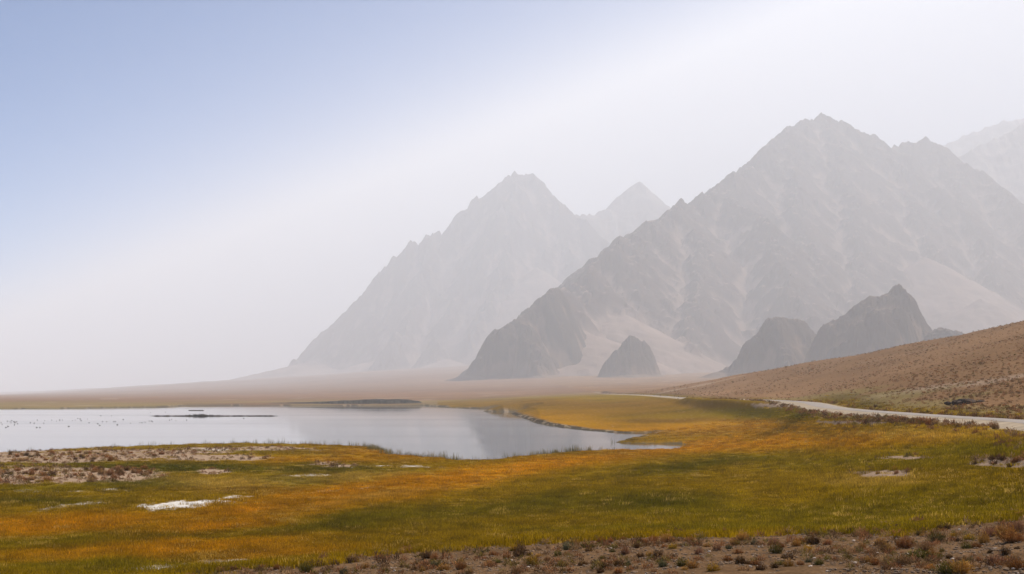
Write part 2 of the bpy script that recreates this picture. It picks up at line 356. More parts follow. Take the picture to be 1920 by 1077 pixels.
def masks(px, py, x, y):
    wx = px + 22 * fbm(x / 4, y / 6, 3, 81); wy = py + 6 * fbm(x / 5, y / 8, 4, 82)
    mo = np.zeros(len(px)); sa = np.zeros(len(px))
    for bx, by, rx, ry in MOUNDS: mo = np.maximum(mo, 1.25 - np.hypot((wx - bx) / rx, (wy - by) / ry))
    brk = fbm(x / .9, y / 2.2, 4, 83)
    for bx, by, rx, ry, sl, st in SALT: sa = np.maximum(sa, st * sstep(0.0, .45, 1.1 - np.hypot((wx - bx) / rx, (wy - by - sl * (wx - bx)) / ry) + 1.25 * brk))
    return sstep(0, .35, mo + .25 * brk), sa
def project(x, y, z):
    Y = np.maximum(y, 3.0); return CX + F * x / Y, HY + F * (H - z) / Y
def zones(x, y, z, sd, rd, rise):
    """bare gravel, mounds, salt, grass cover and hillside as fields over the land"""
    px, py = project(x, y, z); px = np.clip(px, -900, 2800); py = np.clip(py, 300, 1400)
    mo, sa = masks(px, py, x, y)
    nz = fbm(x / 3, y / 3, 3, 91)
    ye = 51 + 3.0 * fbm(x / 6, x * 0 + 7.7, 3, 22) + 2.5 * nz
    left = sstep(-19.0, -9.0, x)
    gravel = sstep(-1.5, 1.5, ye - y) * (0.25 + 0.75 * left) * sstep(-.12, .12, rise - .5 + .15 * nz) if True else 0
    hill = np.clip(sstep(4.5, 9, rd) * sstep(-2, 4, x - np.interp(y, ROAD[:, 1], ROAD[:, 0])) * sstep(90, 130, y), 0, 1)
    far = sstep(950, 1250, y + 60 * fbm(x / 120, y / 90, 3, 95))
    far = np.maximum(far, sstep(600, 720, y) * (px < 820))
    grass = (1 - gravel) * (1 - .93 * mo) * (1 - .95 * np.sqrt(sa)) * (1 - hill) * (1 - far) * sstep(0.4, 1.6, sd) * sstep(3.6, 5.5, rd)
    return px, py, mo, sa, gravel, hill, far, grass
def land_color(x, y, z, sd, rd, rise):
    px, py, mo, sa, gravel, hill, far, grass = zones(x, y, z, sd, rd, rise)
    gc = grass_color(px, py, x, y)
    far_n = sstep(250, 420, y)[:, None]
    c = gc * (0.55 + 0.02 * far_n)
    def mix(c, m, k): return c + (np.asarray(k) - c) * np.clip(m, 0, 1)[:, None]
    c = mix(c, mo, (.29, .20, .13)); c = mix(c, np.sqrt(sa), np.array((.30, .235, .165)) + sa[:, None] * np.array((.26, .28, .29)))
    n1 = fbm(x / 60, y / 160, 4, 101); n2 = fbm(x / 400, y / 900, 4, 103); n3 = fbm(x / 14, y / 14, 3, 105)
    pl = np.array((.20, .115, .066))[None] * (1 + .22 * n2 + .12 * n1)[:, None]
    olive = sstep(0, .35, fbm(x / 120, y / 60, 3, 107) + .6 - (y - 900) / 700)
    pl = pl + (np.array((.20, .15, .06)) - pl) * (0.75 * olive * (y < 2000))[:, None]
    pl = pl + (np.array((.50, .42, .32)) - pl) * (sstep(.42, .55, fbm(x / 90, y / 25, 3, 108)) * .8 * (y < 1700))[:, None]
    c = mix(c, far, pl)
    hl = np.array((.205, .116, .058))[None] * (1 + .25 * n1 + .12 * n3)[:, None]
    streak = sstep(.25, .5, fbm((x * .9 + y * .42) / 34, (y * .5 - x * .3) / 160, 3, 111))
    hl = hl + (np.array((.33, .24, .17)) - hl) * (.55 * streak)[:, None]
    gfoot = sstep(.1, .5, fbm(x / 25, y / 30, 3, 113) + .75 - (rd - 5) / 16) * (y < 420)
    hl = hl + (np.array((.19, .155, .055)) - hl) * (.55 * gfoot)[:, None]
    c = mix(c, hill, hl)
    c = mix(c, gravel, np.array((.136, .079, .040))[None] * (1 + .25 * n3)[:, None])
    shore = (1 - sstep(1.0, 3.2, sd)) * (y < 1300) * (y > 260)
    c = mix(c, shore, np.where((fbm(x / 2.2, y / 6, 3, 115) > .12)[:, None], (.24, .18, .12), (.07, .052, .033)))
    c = mix(c, (1 - sstep(3.2, 5.5, rd)) * .8, (.30, .24, .16))
    c = mix(c, (sd < .15), (.09, .075, .05))
    return c

# ------------------------------------------------------------------ ground sheet
def build_ground():
    th_f = np.radians(np.linspace(-24.5, 24.5, 760))
    th_c = np.radians(np.linspace(24.5, 360 - 24.5, 84))[1:-1]
    th = np.concatenate([th_f, th_c])
    r = np.concatenate([np.geomspace(4, 36, 14, endpoint=False), np.geomspace(36, 300, 250, endpoint=False), np.geomspace(300, 1700, 170, endpoint=False), np.geomspace(1700, 42000, 110)])
    T, R = np.meshgrid(th, r); x = (np.sin(T) * R).ravel(); y = (np.cos(T) * R).ravel()
    hu, hv = to_haze(x, y); x, y = from_haze(np.clip(hu, HAZE_X[0] + 60, HAZE_X[1] - 60), np.clip(hv, HAZE_Y[0] + 60, HAZE_Y[1] - 60))
    z, sd, rd, rise = height(x, y, full=True)
    c = land_color(x, y, z, sd, rd, rise)
    fa = grid_faces(len(r), len(th), wrap=True)[:, ::-1]
    v = np.stack([x, y, z], -1)
    v = np.vstack([v, [[0, 0, float(z[:len(th)].mean())]]]); ctr = len(v) - 1
    c = np.vstack([c, c[:1]])
    i = np.arange(0, len(th), 2); cap = np.stack([(i + 2) % len(th), i + 1, i, np.full(len(i), ctr)], -1)
    me = mesh_from('ground', v, np.vstack([fa, cap]), M_GROUND, True)
    color_attr(me, c)
    o = add_obj('ground', me); tag(o, 'wide valley floor of gravel, meadow and dusty plain round the lake', 'ground', kind='structure')
    return o
build_ground()

# ------------------------------------------------------------------ lake
def build_lake():
    xs = np.linspace(-640, 300, 40); ys = np.linspace(140, 1500, 40)
    X, Yg = np.meshgrid(xs, ys)
    me = mesh_from('lake', np.stack([X.ravel(), Yg.ravel(), np.zeros(X.size)], -1), grid_faces(40, 40), M_WATER, True)
    tag(add_obj('lake', me), 'calm pale lake mirroring the hazy sky and mountains', 'lake', kind='structure')
build_lake()

# ------------------------------------------------------------------ mountains
def spur_tree(lines, seed, base, step, reach, levels=2, drop=0.62):
    """every ridge line throws side ridges down both flanks, and those throw smaller ones"""
    rg = np.random.default_rng(seed); segs = []
    def emit(P, lvl):
        for a, b in zip(P[:-1], P[1:]): segs.append((a, b, lvl))
    def grow(P, lvl):
        emit(P, lvl)
        if lvl >= levels: return
        L = np.concatenate([[0], np.cumsum(np.linalg.norm(np.diff(P[:, :2], axis=0), axis=1))])
        st = step / (1.75 ** lvl); s = st * rg.uniform(.2, .8); side = 1
        while s < L[-1]:
            p = np.array([np.interp(s, L, P[:, k]) for k in range(3)]); q = np.array([np.interp(min(s + 20, L[-1]), L, P[:, k]) for k in range(3)])
            d = (q - p)[:2]; d = d / (np.linalg.norm(d) + 1e-6)
            for sgn in (1, -1):
                if rg.random() < .15: continue
                hgt = p[2] - base
                if hgt < 110: continue
                nrm = np.array([-d[1], d[0]]) * sgn; ang = rg.uniform(-.25, .6); 
                down = -d if (q[2] > p[2]) else d
                dirv = nrm * math.cos(ang) + down * math.sin(ang)
                ln = min(hgt / drop * rg.uniform(.45, 1.0), reach / (1.9 ** lvl))
                k = max(4, int(ln / 55)); pts = [p.copy()]; z = p[2] - 6; cur = p[:2].copy(); a0 = math.atan2(dirv[1], dirv[0])
                for i in range(k):
                    a0 += rg.normal(0, .16); cur = cur + np.array([math.cos(a0), math.sin(a0)]) * ln / k
                    z -= ln / k * drop * rg.uniform(.35, 1.75)
                    pts.append(np.array([cur[0], cur[1], z]))
                grow(np.array(pts), lvl + 1)
            s += st * rg.uniform(.6, 1.4)
    for P in lines: grow(P, 0)
    return segs
def rough_line(pts, seed, seg=34.0, jag=7.0, wob=14.0, dist=1.0):
    rg = np.random.default_rng(seed); P = np.array([pix(p[0], p[1], p[2] * dist) for p in pts]); out = [P[0]]
    for a, b in zip(P[:-1], P[1:]):
        n = max(1, int(np.linalg.norm((b - a)[:2]) / seg))
        for i in range(1, n + 1):
            q = a + (b - a) * i / n
            if i < n: q = q + np.array([rg.normal(0, wob), rg.normal(0, wob), rg.normal(0, jag)])
            out.append(q)
    return np.array(out)
def build_mountain(name, lines, seed, res, label, step=260, reach=900, levels=2, slope=(.95, 1.1, 1.3), apron=.36, noise=9.0, rock=(.052, .034, .029), scree=(.235, .170, .135), pad=700, jag=7.0, base=None, front=None, dist=1.0, fans=(), nw=130.0, rnd=0.0, drop=.8, steep=.0):
    L = [rough_line(p, seed + i, jag=jag, dist=dist) for i, p in enumerate(lines)]
    allp = np.vstack(L); base = base if base is not None else 60.0
    segs = spur_tree(L, seed + 50, base, step, reach, levels, drop)
    x0, x1 = allp[:, 0].min() - pad, allp[:, 0].max() + pad; y0, y1 = allp[:, 1].min() - pad * (front or 1.0), allp[:, 1].max() + pad * .6
    nx, ny = int((x1 - x0) / res), int((y1 - y0) / (res * 1.25))
    xs = np.linspace(x0, x1, nx); ys = np.linspace(y0, y1, ny); X, Yg = np.meshgrid(xs, ys)
    wx = 30 * fbm(X / 160, Yg / 160, 3, seed + 1) + 9 * fbm(X / 45, Yg / 45, 2, seed + 5); wy = 30 * fbm(X / 160, Yg / 160, 3, seed + 2) + 9 * fbm(X / 45, Yg / 45, 2, seed + 6)
    XW, YW = X + wx, Yg + wy
    h = np.full(X.shape, -500.0); ap = np.full(X.shape, -500.0); crest = np.zeros(X.shape)
    for a, b, lvl in segs:
        s = slope[min(lvl, 2)]; top = max(a[2], b[2])
        for tgt, sl, zf, lim in ((h, s, 1.0, top - base + 120), (ap, .40, apron, (top * apron + 60))):
            if tgt is ap and (apron <= 0 or lvl > 1): continue
            rad = lim / sl + 60
            if rad <= 0: continue
            i0, i1 = np.searchsorted(xs, [min(a[0], b[0]) - rad, max(a[0], b[0]) + rad]); j0, j1 = np.searchsorted(ys, [min(a[1], b[1]) - rad, max(a[1], b[1]) + rad])
            if i1 <= i0 or j1 <= j0: continue
            xx, yy = XW[j0:j1, i0:i1], YW[j0:j1, i0:i1]; e = b[:2] - a[:2]
            t = np.clip(((xx - a[0]) * e[0] + (yy - a[1]) * e[1]) / (e @ e + 1e-6), 0, 1)
            d = np.hypot(xx - a[0] - t * e[0], yy - a[1] - t * e[1])
            if steep and tgt is h: d = d * (1 + steep * sstep(0, 120, yy - a[1] - t * e[1]))     # the far side falls more steeply
            if rnd: d = np.sqrt(d * d + rnd * rnd) - rnd
            zz = (a[2] + t * (b[2] - a[2]) - base) * zf + base - sl * d
            np.maximum(tgt[j0:j1, i0:i1], zz, out=tgt[j0:j1, i0:i1])
            if lvl == 0 and tgt is h: np.maximum(crest[j0:j1, i0:i1], 1 - d / (5 * noise + 20), out=crest[j0:j1, i0:i1])
    g0 = land(X.ravel(), Yg.ravel()).reshape(X.shape)
    up = np.clip((h - g0) / 150, 0, 1)
    h = h + noise * up * (1 - .75 * np.clip(crest * 1.6, 0, 1)) * (ridged(X / nw, Yg / nw, 5, seed + 9, .46) - .62) * 2 + noise * .35 * up * fbm(X / 28, Yg / 28, 3, seed + 12)
    for fx, fy, fY, fs in fans:
        cx, cy, cz = pix(fx, fy, fY); ap = np.maximum(ap, cz - fs * np.hypot(XW - cx, YW - cy))
    h = h + crest * noise * 1.1 * (ridged(X / (nw * .22), Yg / (nw * .22), 3, seed + 14, .6) - .55)
    ap = ap + 6 * fbm(X / 110, Yg / 110, 4, seed + 13)
    cover = sstep(-45, 30, ap - h + 30 * fbm(X / 70, Yg / 70, 4, seed + 23))
    z = np.maximum(h, ap)
    z = np.maximum(z, np.maximum(g0 - 30, -2.0))
    gy, gx = np.gradient(z, ys, xs); sl = np.hypot(gx, gy)
    curv = np.zeros_like(z); curv[1:-1, 1:-1] = z[1:-1, 1:-1] - .25 * (z[:-2, 1:-1] + z[2:, 1:-1] + z[1:-1, :-2] + z[1:-1, 2:])
    sc = np.clip(np.maximum(cover, 1 - sstep(.38, .62, sl + .2 * fbm(X / 60, Yg / 60, 3, seed + 15))), 0, 1)
    def box(q, r):
        for ax in (0, 1):
            p = np.cumsum(np.concatenate([np.repeat(np.take(q, [0], ax), r + 1, ax), q, np.repeat(np.take(q, [-1], ax), r, ax)], ax), ax)
            n_ = q.shape[ax]; q = (np.take(p, range(2 * r + 1, 2 * r + 1 + n_), ax) - np.take(p, range(0, n_), ax)) / (2 * r + 1)
        return q
    hollow = box(z, max(2, int(nw * .35 / res))) - z
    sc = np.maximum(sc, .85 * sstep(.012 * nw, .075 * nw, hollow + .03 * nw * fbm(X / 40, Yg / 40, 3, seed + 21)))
    pale = sstep(.15, .5, fbm(X / 210, Yg / 330, 4, seed + 17)) * .45
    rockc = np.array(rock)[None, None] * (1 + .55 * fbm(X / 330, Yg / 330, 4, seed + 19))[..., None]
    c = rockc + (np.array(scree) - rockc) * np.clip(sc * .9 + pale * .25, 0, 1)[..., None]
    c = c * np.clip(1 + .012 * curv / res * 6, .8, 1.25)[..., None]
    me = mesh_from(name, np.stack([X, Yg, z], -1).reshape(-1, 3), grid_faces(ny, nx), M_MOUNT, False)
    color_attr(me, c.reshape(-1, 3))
    return tag(add_obj(name, me), label, 'mountain', kind='structure')

build_mountain('mountain', [
    [(1030, 560, 4650), (1058, 546, 4800), (1110, 500, 5150), (1150, 462, 5400), (1166, 445, 5500), (1180, 457, 5580), (1215, 420, 5800), (1270, 390, 6150), (1330, 364, 6500), (1392, 322, 6900), (1440, 279, 7250), (1482, 238, 7600),
     (1512, 226, 7800), (1526, 221, 7870), (1541, 210, 7950), (1554, 219, 7980), (1582, 225, 8000), (1596, 243, 8030), (1640, 252, 8080), (1672, 288, 8120), (1690, 272, 8200), (1735, 254, 8250), (1762, 288, 8150), (1850, 330, 7900), (1905, 385, 7500), (1990, 450, 7100), (2130, 520, 6700)],
    [(1330, 366, 6500), (1418, 398, 6200), (1440, 440, 5950), (1462, 490, 5650), (1492, 560, 5250), (1530, 650, 4850)],
    [(1275, 392, 6150), (1312, 450, 5800), (1310, 540, 5350), (1290, 620, 4950), (1275, 690, 4600)],
    [(1215, 422, 5800), (1210, 500, 5450), (1190, 560, 5150), (1165, 600, 4950)],
    [(1541, 213, 7950), (1560, 300, 7400), (1585, 360, 7000), (1600, 430, 6600), (1605, 520, 6000), (1590, 610, 5500)],
    [(1482, 240, 7600), (1475, 330, 7000), (1500, 430, 6400), (1540, 520, 5800)],
    [(1640, 254, 8080), (1690, 350, 7500), (1735, 450, 6900), (1775, 545, 6300)],
    [(1762, 290, 8150), (1805, 380, 7600), (1850, 470, 6900), (1880, 560, 6300), (1900, 620, 5900)]],
    100, 9.0, 'broad rocky massif with a high jagged summit right of centre', step=250, reach=1000, levels=1, steep=.8, base=80, pad=900, noise=24, nw=230, jag=16, fans=[(1150, 578, 4900, .52), (1735, 480, 6450, .62), (1530, 635, 4780, .55), (1840, 560, 5900, .55), (1080, 610, 4600, .45)])
build_mountain('mountain', [
    [(430, 722, 9600), (475, 711, 9640), (520, 699, 9700), (572, 684, 9760), (594, 666, 9800), (616, 632, 9850), (642, 612, 9900), (682, 562, 9950), (722, 500, 10000), (762, 464, 10050), (800, 440, 10100), (835, 436, 10150), (882, 398, 10250), (932, 344, 10400), (946, 333, 10430), (960, 330, 10460),
     (967, 320, 10500), (973, 326, 10510), (986, 328, 10520), (1000, 323, 10540), (1008, 332, 10550), (1020, 345, 10570), (1031, 362, 10600), (1060, 400, 10700), (1078, 404, 10900)],
    [(968, 323, 10500), (955, 430, 10000), (930, 540, 9500), (880, 630, 9000)], [(1031, 364, 10600), (1045, 450, 10200), (1060, 540, 9800), (1040, 620, 9300)],
    [(800, 442, 10100), (790, 540, 9700), (760, 620, 9300), (720, 668, 9000)], [(808, 640, 8900), (822, 674, 8700)]],
    200, 12.0, 'left mountain with a flat-topped jagged summit fading in the haze', step=300, reach=1100, levels=1, steep=.3, slope=(1.45, 1.2, 1.3), base=40, noise=28, nw=260, jag=22, dist=1.0, fans=[(840, 672, 8700, .35), (1010, 500, 9700, .7), (590, 676, 9650, .24), (700, 676, 9300, .3)])
build_mountain('mountain', [
    [(1060, 402, 11300), (1110, 402, 11500), (1150, 386, 11700), (1176, 364, 11800), (1200, 339, 11900), (1226, 374, 11950), (1250, 392, 12000), (1290, 425, 12100), (1380, 480, 12200)],
    [(1200, 341, 11900), (1190, 450, 11400), (1160, 560, 10800)]],
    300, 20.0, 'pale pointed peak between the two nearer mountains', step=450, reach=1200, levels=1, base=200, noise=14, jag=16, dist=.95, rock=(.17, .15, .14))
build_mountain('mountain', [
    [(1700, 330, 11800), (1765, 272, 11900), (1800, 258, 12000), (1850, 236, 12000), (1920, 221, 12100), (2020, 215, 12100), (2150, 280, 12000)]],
    400, 22.0, 'faintest mountain ridge at the right edge behind the massif', step=450, reach=1200, levels=1, base=200, noise=14, jag=18, dist=1.0, rock=(.30, .27, .25), scree=(.42, .37, .33))  # rock and scree paled to paint in extra haze fade
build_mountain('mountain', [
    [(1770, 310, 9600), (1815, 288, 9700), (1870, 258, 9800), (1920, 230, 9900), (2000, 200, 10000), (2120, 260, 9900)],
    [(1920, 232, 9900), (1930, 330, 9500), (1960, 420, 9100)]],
    500, 18.0, 'pale shoulder of a hazy mountain at the right edge', step=420, reach=1000, levels=1, base=150, noise=14, jag=16, dist=1.0, rock=(.26, .23, .21), scree=(.40, .34, .29))  # paler rock and scree stand in for thicker haze
FH = dict(drop=1.35, dist=.84, levels=2, apron=.2, noise=11.0, nw=95.0, rnd=28.0, scree=(.17, .115, .08), rock=(.055, .039, .032), step=110, reach=260, pad=300, slope=(1.25, 1.35, 1.5), base=60, jag=5)
build_mountain('foothill', [[(886, 700, 5000), (900, 668, 5020), (930, 622, 5060), (962, 609, 5100), (976, 594, 5150), (1008, 560, 5230), (1036, 539, 5300), (1058, 552, 5400)],
    [(976, 596, 5150), (1000, 640, 5020), (1010, 690, 4900)]], 600, 4.0, 'dark craggy foothill at the left foot of the big massif', **dict(FH, slope=(2.3, 2.2, 2.3), reach=170))
build_mountain('foothill', [[(1150, 690, 4700), (1163, 655, 4720), (1186, 630, 4740), (1204, 640, 4760), (1222, 690, 4780)]], 700, 3.5, 'small lone rocky cone on the plain before the massif', **dict(FH, slope=(2.0, 2.0, 2.2), rnd=14.0, reach=120))
build_mountain('foothill', [[(1352, 695, 4500), (1383, 675, 4510), (1424, 630, 4530), (1456, 597, 4550), (1478, 596, 4580), (1509, 602, 4620), (1530, 626, 4640)], [(1456, 600, 4550), (1470, 650, 4470), (1478, 692, 4400)]],
    800, 4.0, 'dark sloping foothill left of the rounded dome', **dict(FH, dist=.75, slope=(1.9, 1.9, 2.0), rnd=20.0, reach=200))
build_mountain('foothill', [[(1548, 655, 4300), (1560, 608, 4320), (1588, 592, 4340), (1612, 570, 4360), (1636, 557, 4380), (1660, 550, 4400), (1676, 545, 4410), (1690, 553, 4400), (1702, 572, 4390), (1710, 605, 4380), (1714, 650, 4360)],
    [(1670, 541, 4405), (1677, 533, 4410), (1684, 541, 4405)], [(1590, 640, 4240), (1615, 602, 4270), (1645, 582, 4290), (1675, 576, 4300), (1692, 600, 4300), (1700, 650, 4280)]],
    900, 4.0, 'rounded rocky dome with a knobbly top above the brown hillside', **dict(FH, dist=.75, slope=(3.2, 2.6, 2.6), noise=10.0, rnd=60.0, step=140, reach=160, jag=3))
build_mountain('foothill', [[(1742, 650, 4250), (1758, 622, 4250), (1772, 615, 4250), (1790, 622, 4250), (1805, 650, 4250)]], 950, 3.5, 'small dark knoll right of the rounded dome', **dict(FH, dist=.75))

# ------------------------------------------------------------------ road
def build_road():
    P = ROAD; n = len(P); T = np.gradient(P[:, :2], axis=0); T /= np.linalg.norm(T, axis=1)[:, None]; Nn = np.stack([T[:, 1], -T[:, 0]], -1)
    def strip(name, offs, mat, parent=None):
        v = []
        for k, (o, dz) in enumerate(offs):
            wob = 0.25 * fbm(P[:, 1] / 6.0, P[:, 1] * 0 + k * 9.0, 2, 121) if 0 < k < len(offs) - 1 or True else 0
            v.append(np.stack([P[:, 0] + Nn[:, 0] * (o + wob), P[:, 1] + Nn[:, 1] * (o + wob), P[:, 2] + dz], -1))
        v = np.stack(v, 1).reshape(-1, 3)
        return add_obj(name, mesh_from(name, v, grid_faces(n, len(offs))[:, ::-1], mat, True), parent)
    r = strip('road', [(-1.8, .30), (-.9, .335), (0, .35), (.9, .335), (1.8, .30)], M_ROAD)
    tag(r, 'pale gravel road running along the foot of the brown hillside', 'road', kind='structure')
    strip('shoulder', [(-4.6, -.35), (-2.6, .24), (-1.6, .292)], M_SHOULDER, r)
    strip('shoulder', [(1.6, .292), (2.6, .24), (4.6, -.35)], M_SHOULDER, r)
build_road()

# ------------------------------------------------------------------ far dark bank on the lake shore
def build_bank():
    nx, ny = 260, 16
    px = np.linspace(440, 800, nx); s = np.linspace(0, 1, ny); PX, S = np.meshgrid(px, s)
    Yb = 1038 + S * 60 + 6 * fbm(PX / 20, S * 0, 3, 131); X = (PX - CX) / F * Yb
    env = np.interp(px, [440, 475, 530, 600, 690, 760, 786, 800], [0, .35, .45, .62, 1, 1, .75, 0]) * (1 + .10 * fbm(px / 30, px * 0, 3, 133))
    prof = np.interp(S, [0, .12, .3, .45, 1], [0, .25, .85, 1, .5])
    z = -0.3 + 5.0 * env[None] * prof + .25 * fbm(X / 7, Yb / 7, 3, 135) * prof
    me = mesh_from('lake_bank', np.stack([X, Yb, z], -1).reshape(-1, 3), grid_faces(ny, nx), M_BANK, False)
    tag(add_obj('lake_bank', me), 'dark eroded earth bank on the far lake shore', 'bank', kind='structure')
build_bank()

# ------------------------------------------------------------------ plant and stone shapes
def blade_patch(seed, n, radius, hmin, hmax, width, lean=.25, heads=0.0):
    rg = np.random.default_rng(seed); V = []; Fc = []; Tone = []
    for i in range(n):
        a = rg.uniform(0, 2 * math.pi); r = radius * math.sqrt(rg.random()); bx, by = r * math.cos(a), r * math.sin(a)
        h = rg.uniform(hmin, hmax); ya = rg.uniform(0, math.pi); wv = width * rg.uniform(.6, 1.3)
        dx, dy = math.cos(ya) * wv / 2, math.sin(ya) * wv / 2; lx, ly = rg.normal(-.12, lean) * h, rg.normal(-.05, lean) * h
        k = len(V); V += [(bx - dx, by - dy, -.05), (bx + dx, by + dy, -.05), (bx + dx * .8 + lx * .4, by + dy * .8 + ly * .4, h * .6), (bx - dx * .8 + lx * .4, by - dy * .8 + ly * .4, h * .6), (bx + lx, by + ly, h)]
        Fc += [(k, k + 1, k + 2), (k, k + 2, k + 3), (k + 3, k + 2, k + 4)]; q = rg.random(); Tone += [q * .5, q * .5, q * .85, q * .85, q]
    return V, Fc, Tone
def bush_foliage(seed, n, wide=1.0, tall=.62, leaf=.10, spiky=.5):
    """a cushion of small leafy sprigs filling a dome one metre across"""
    rg = np.random.default_rng(seed); V = []; Fc = []; Tone = []
    lob = rg.uniform(0, 2 * math.pi, 4); la = rg.uniform(.05, .22, 4)
    for i in range(n):
        a = rg.uniform(0, 2 * math.pi); el = math.asin(rg.uniform(0.0, 1) ** .8); rr = rg.uniform(.55, 1.0) ** .6
        rad = rr * (1 + sum(la[j] * math.cos((j + 2) * a + lob[j]) for j in range(4)))
        p = np.array([.5 * wide * rad * math.cos(a) * math.cos(el), .5 * wide * rad * math.sin(a) * math.cos(el), tall * rad * math.sin(el) * .92 + .03])
        out = p - np.array([0, 0, -.25]); out = out / np.linalg.norm(out); d = out + rg.normal(0, .45, 3); d /= np.linalg.norm(d)
        sd = np.cross(d, rg.normal(0, 1, 3)); sd /= np.linalg.norm(sd); ln = leaf * rg.uniform(.7, 1.9) * (1 + spiky * rg.random()); wd = leaf * rg.uniform(.25, .5)
        k = len(V); V += [tuple(p - sd * wd * .5), tuple(p + sd * wd * .5), tuple(p + d * ln * .6 + sd * wd * .45), tuple(p + d * ln), tuple(p + d * ln * .55 - sd * wd * .45)]
        Fc += [(k, k + 1, k + 2), (k, k + 2, k + 4), (k + 4, k + 2, k + 3)]
        q = np.clip(.15 + .55 * p[2] / tall + rg.normal(0, .2), 0, 1); Tone += [q * .8] * 2 + [q] * 3  # low sprigs painted darker as if shaded, plus random tone
    return V, Fc, Tone
def broom_foliage(seed, stems, sprigs, tall):
    """a dry cushion shrub one metre across: thin stems fanning up from the crown of the root, fine sprigs over its outside"""
    rg = np.random.default_rng(seed); V = []; Fc = []; Tone = []; tilt = rg.normal(0, .12, 2)
    lob = rg.uniform(0, 2 * math.pi, 5); la = rg.uniform(.06, .24, 5)
    def shell(a, el): return 1 + sum(la[j] * math.cos((j + 2) * a + lob[j]) for j in range(5)) * .8 + .12 * math.sin(5 * el + lob[0])
    for i in range(stems):
        a = rg.uniform(0, 2 * math.pi); el = math.asin(rg.random() ** .75); R = shell(a, el) * rg.uniform(.75, 1.05)
        tip = np.array([.5 * R * math.cos(a) * math.cos(el) + tilt[0] * .3, .5 * R * math.sin(a) * math.cos(el) + tilt[1] * .3, tall * R * (.18 + .82 * math.sin(el))])
        foot = np.array([.13 * math.cos(a) * rg.random(), .13 * math.sin(a) * rg.random(), -.05]); mid = foot * .4 + tip * .6 + np.array([math.cos(a), math.sin(a), -.6]) * .05
        sd = np.cross(tip - foot, rg.normal(0, 1, 3)); sd = sd / np.linalg.norm(sd) * rg.uniform(.010, .020)
        k = len(V); V += [tuple(foot - sd * .7), tuple(foot + sd * .7), tuple(mid + sd), tuple(mid - sd), tuple(tip)]; Fc += [(k, k + 1, k + 2), (k, k + 2, k + 3), (k + 3, k + 2, k + 4)]; q = rg.random(); Tone += [0, 0, .1 + .25 * q, .1 + .25 * q, .35 + .5 * q]  # dark woody feet; tips painted lighter as if lit
    v, f, q = bush_foliage(seed + 1000, sprigs, 1.0, tall, .07, .9); k = len(V)
    return V + v, Fc + [tuple(i + k for i in t) for t in f], Tone + q
def bush_twigs(seed, n=14):
    rg = np.random.default_rng(seed); V = []; Fc = []
    for i in range(n):
        a = rg.uniform(0, 2 * math.pi); e = rg.uniform(.25, 1.3); L = rg.uniform(.3, .5)
        d = np.array([math.cos(a) * math.cos(e), math.sin(a) * math.cos(e), math.sin(e)]); s = np.array([-math.sin(a), math.cos(a), 0]) * .016; u = np.cross(d, s)
        p0 = np.array([math.cos(a), math.sin(a), 0]) * .05 + np.array([0, 0, -.06]); p1 = p0 + d * L * np.array([1, 1, .9])
        k = len(V); V += [tuple(p0 + s), tuple(p0 - s * .5 + u * .9), tuple(p0 - s * .5 - u * .9), tuple(p1)]
        Fc += [(k, k + 1, k + 3), (k + 1, k + 2, k + 3), (k + 2, k, k + 3)]
    return V, Fc
def tri_mesh(name, V, Fc, mat, Tone=None):
    me = mesh_from(name, V, Fc, mat)
    if Tone is not None: float_attr(me, Tone, 'rnd')
    return me
def rock_mesh(name, seed, mat, sub=1, flat=.6):
    import bmesh
    rg = np.random.default_rng(seed); bm = bmesh.new(); bmesh.ops.create_icosphere(bm, subdivisions=sub, radius=.5)
    for v in bm.verts:
        s = 1 + rg.normal(0, .14); v.co = Vector((v.co.x * s * 1.15, v.co.y * s * .9, v.co.z * s * flat + .12 * flat))
    me = bpy.data.meshes.new(name); bm.to_mesh(me); bm.free(); me.materials.append(mat); return me

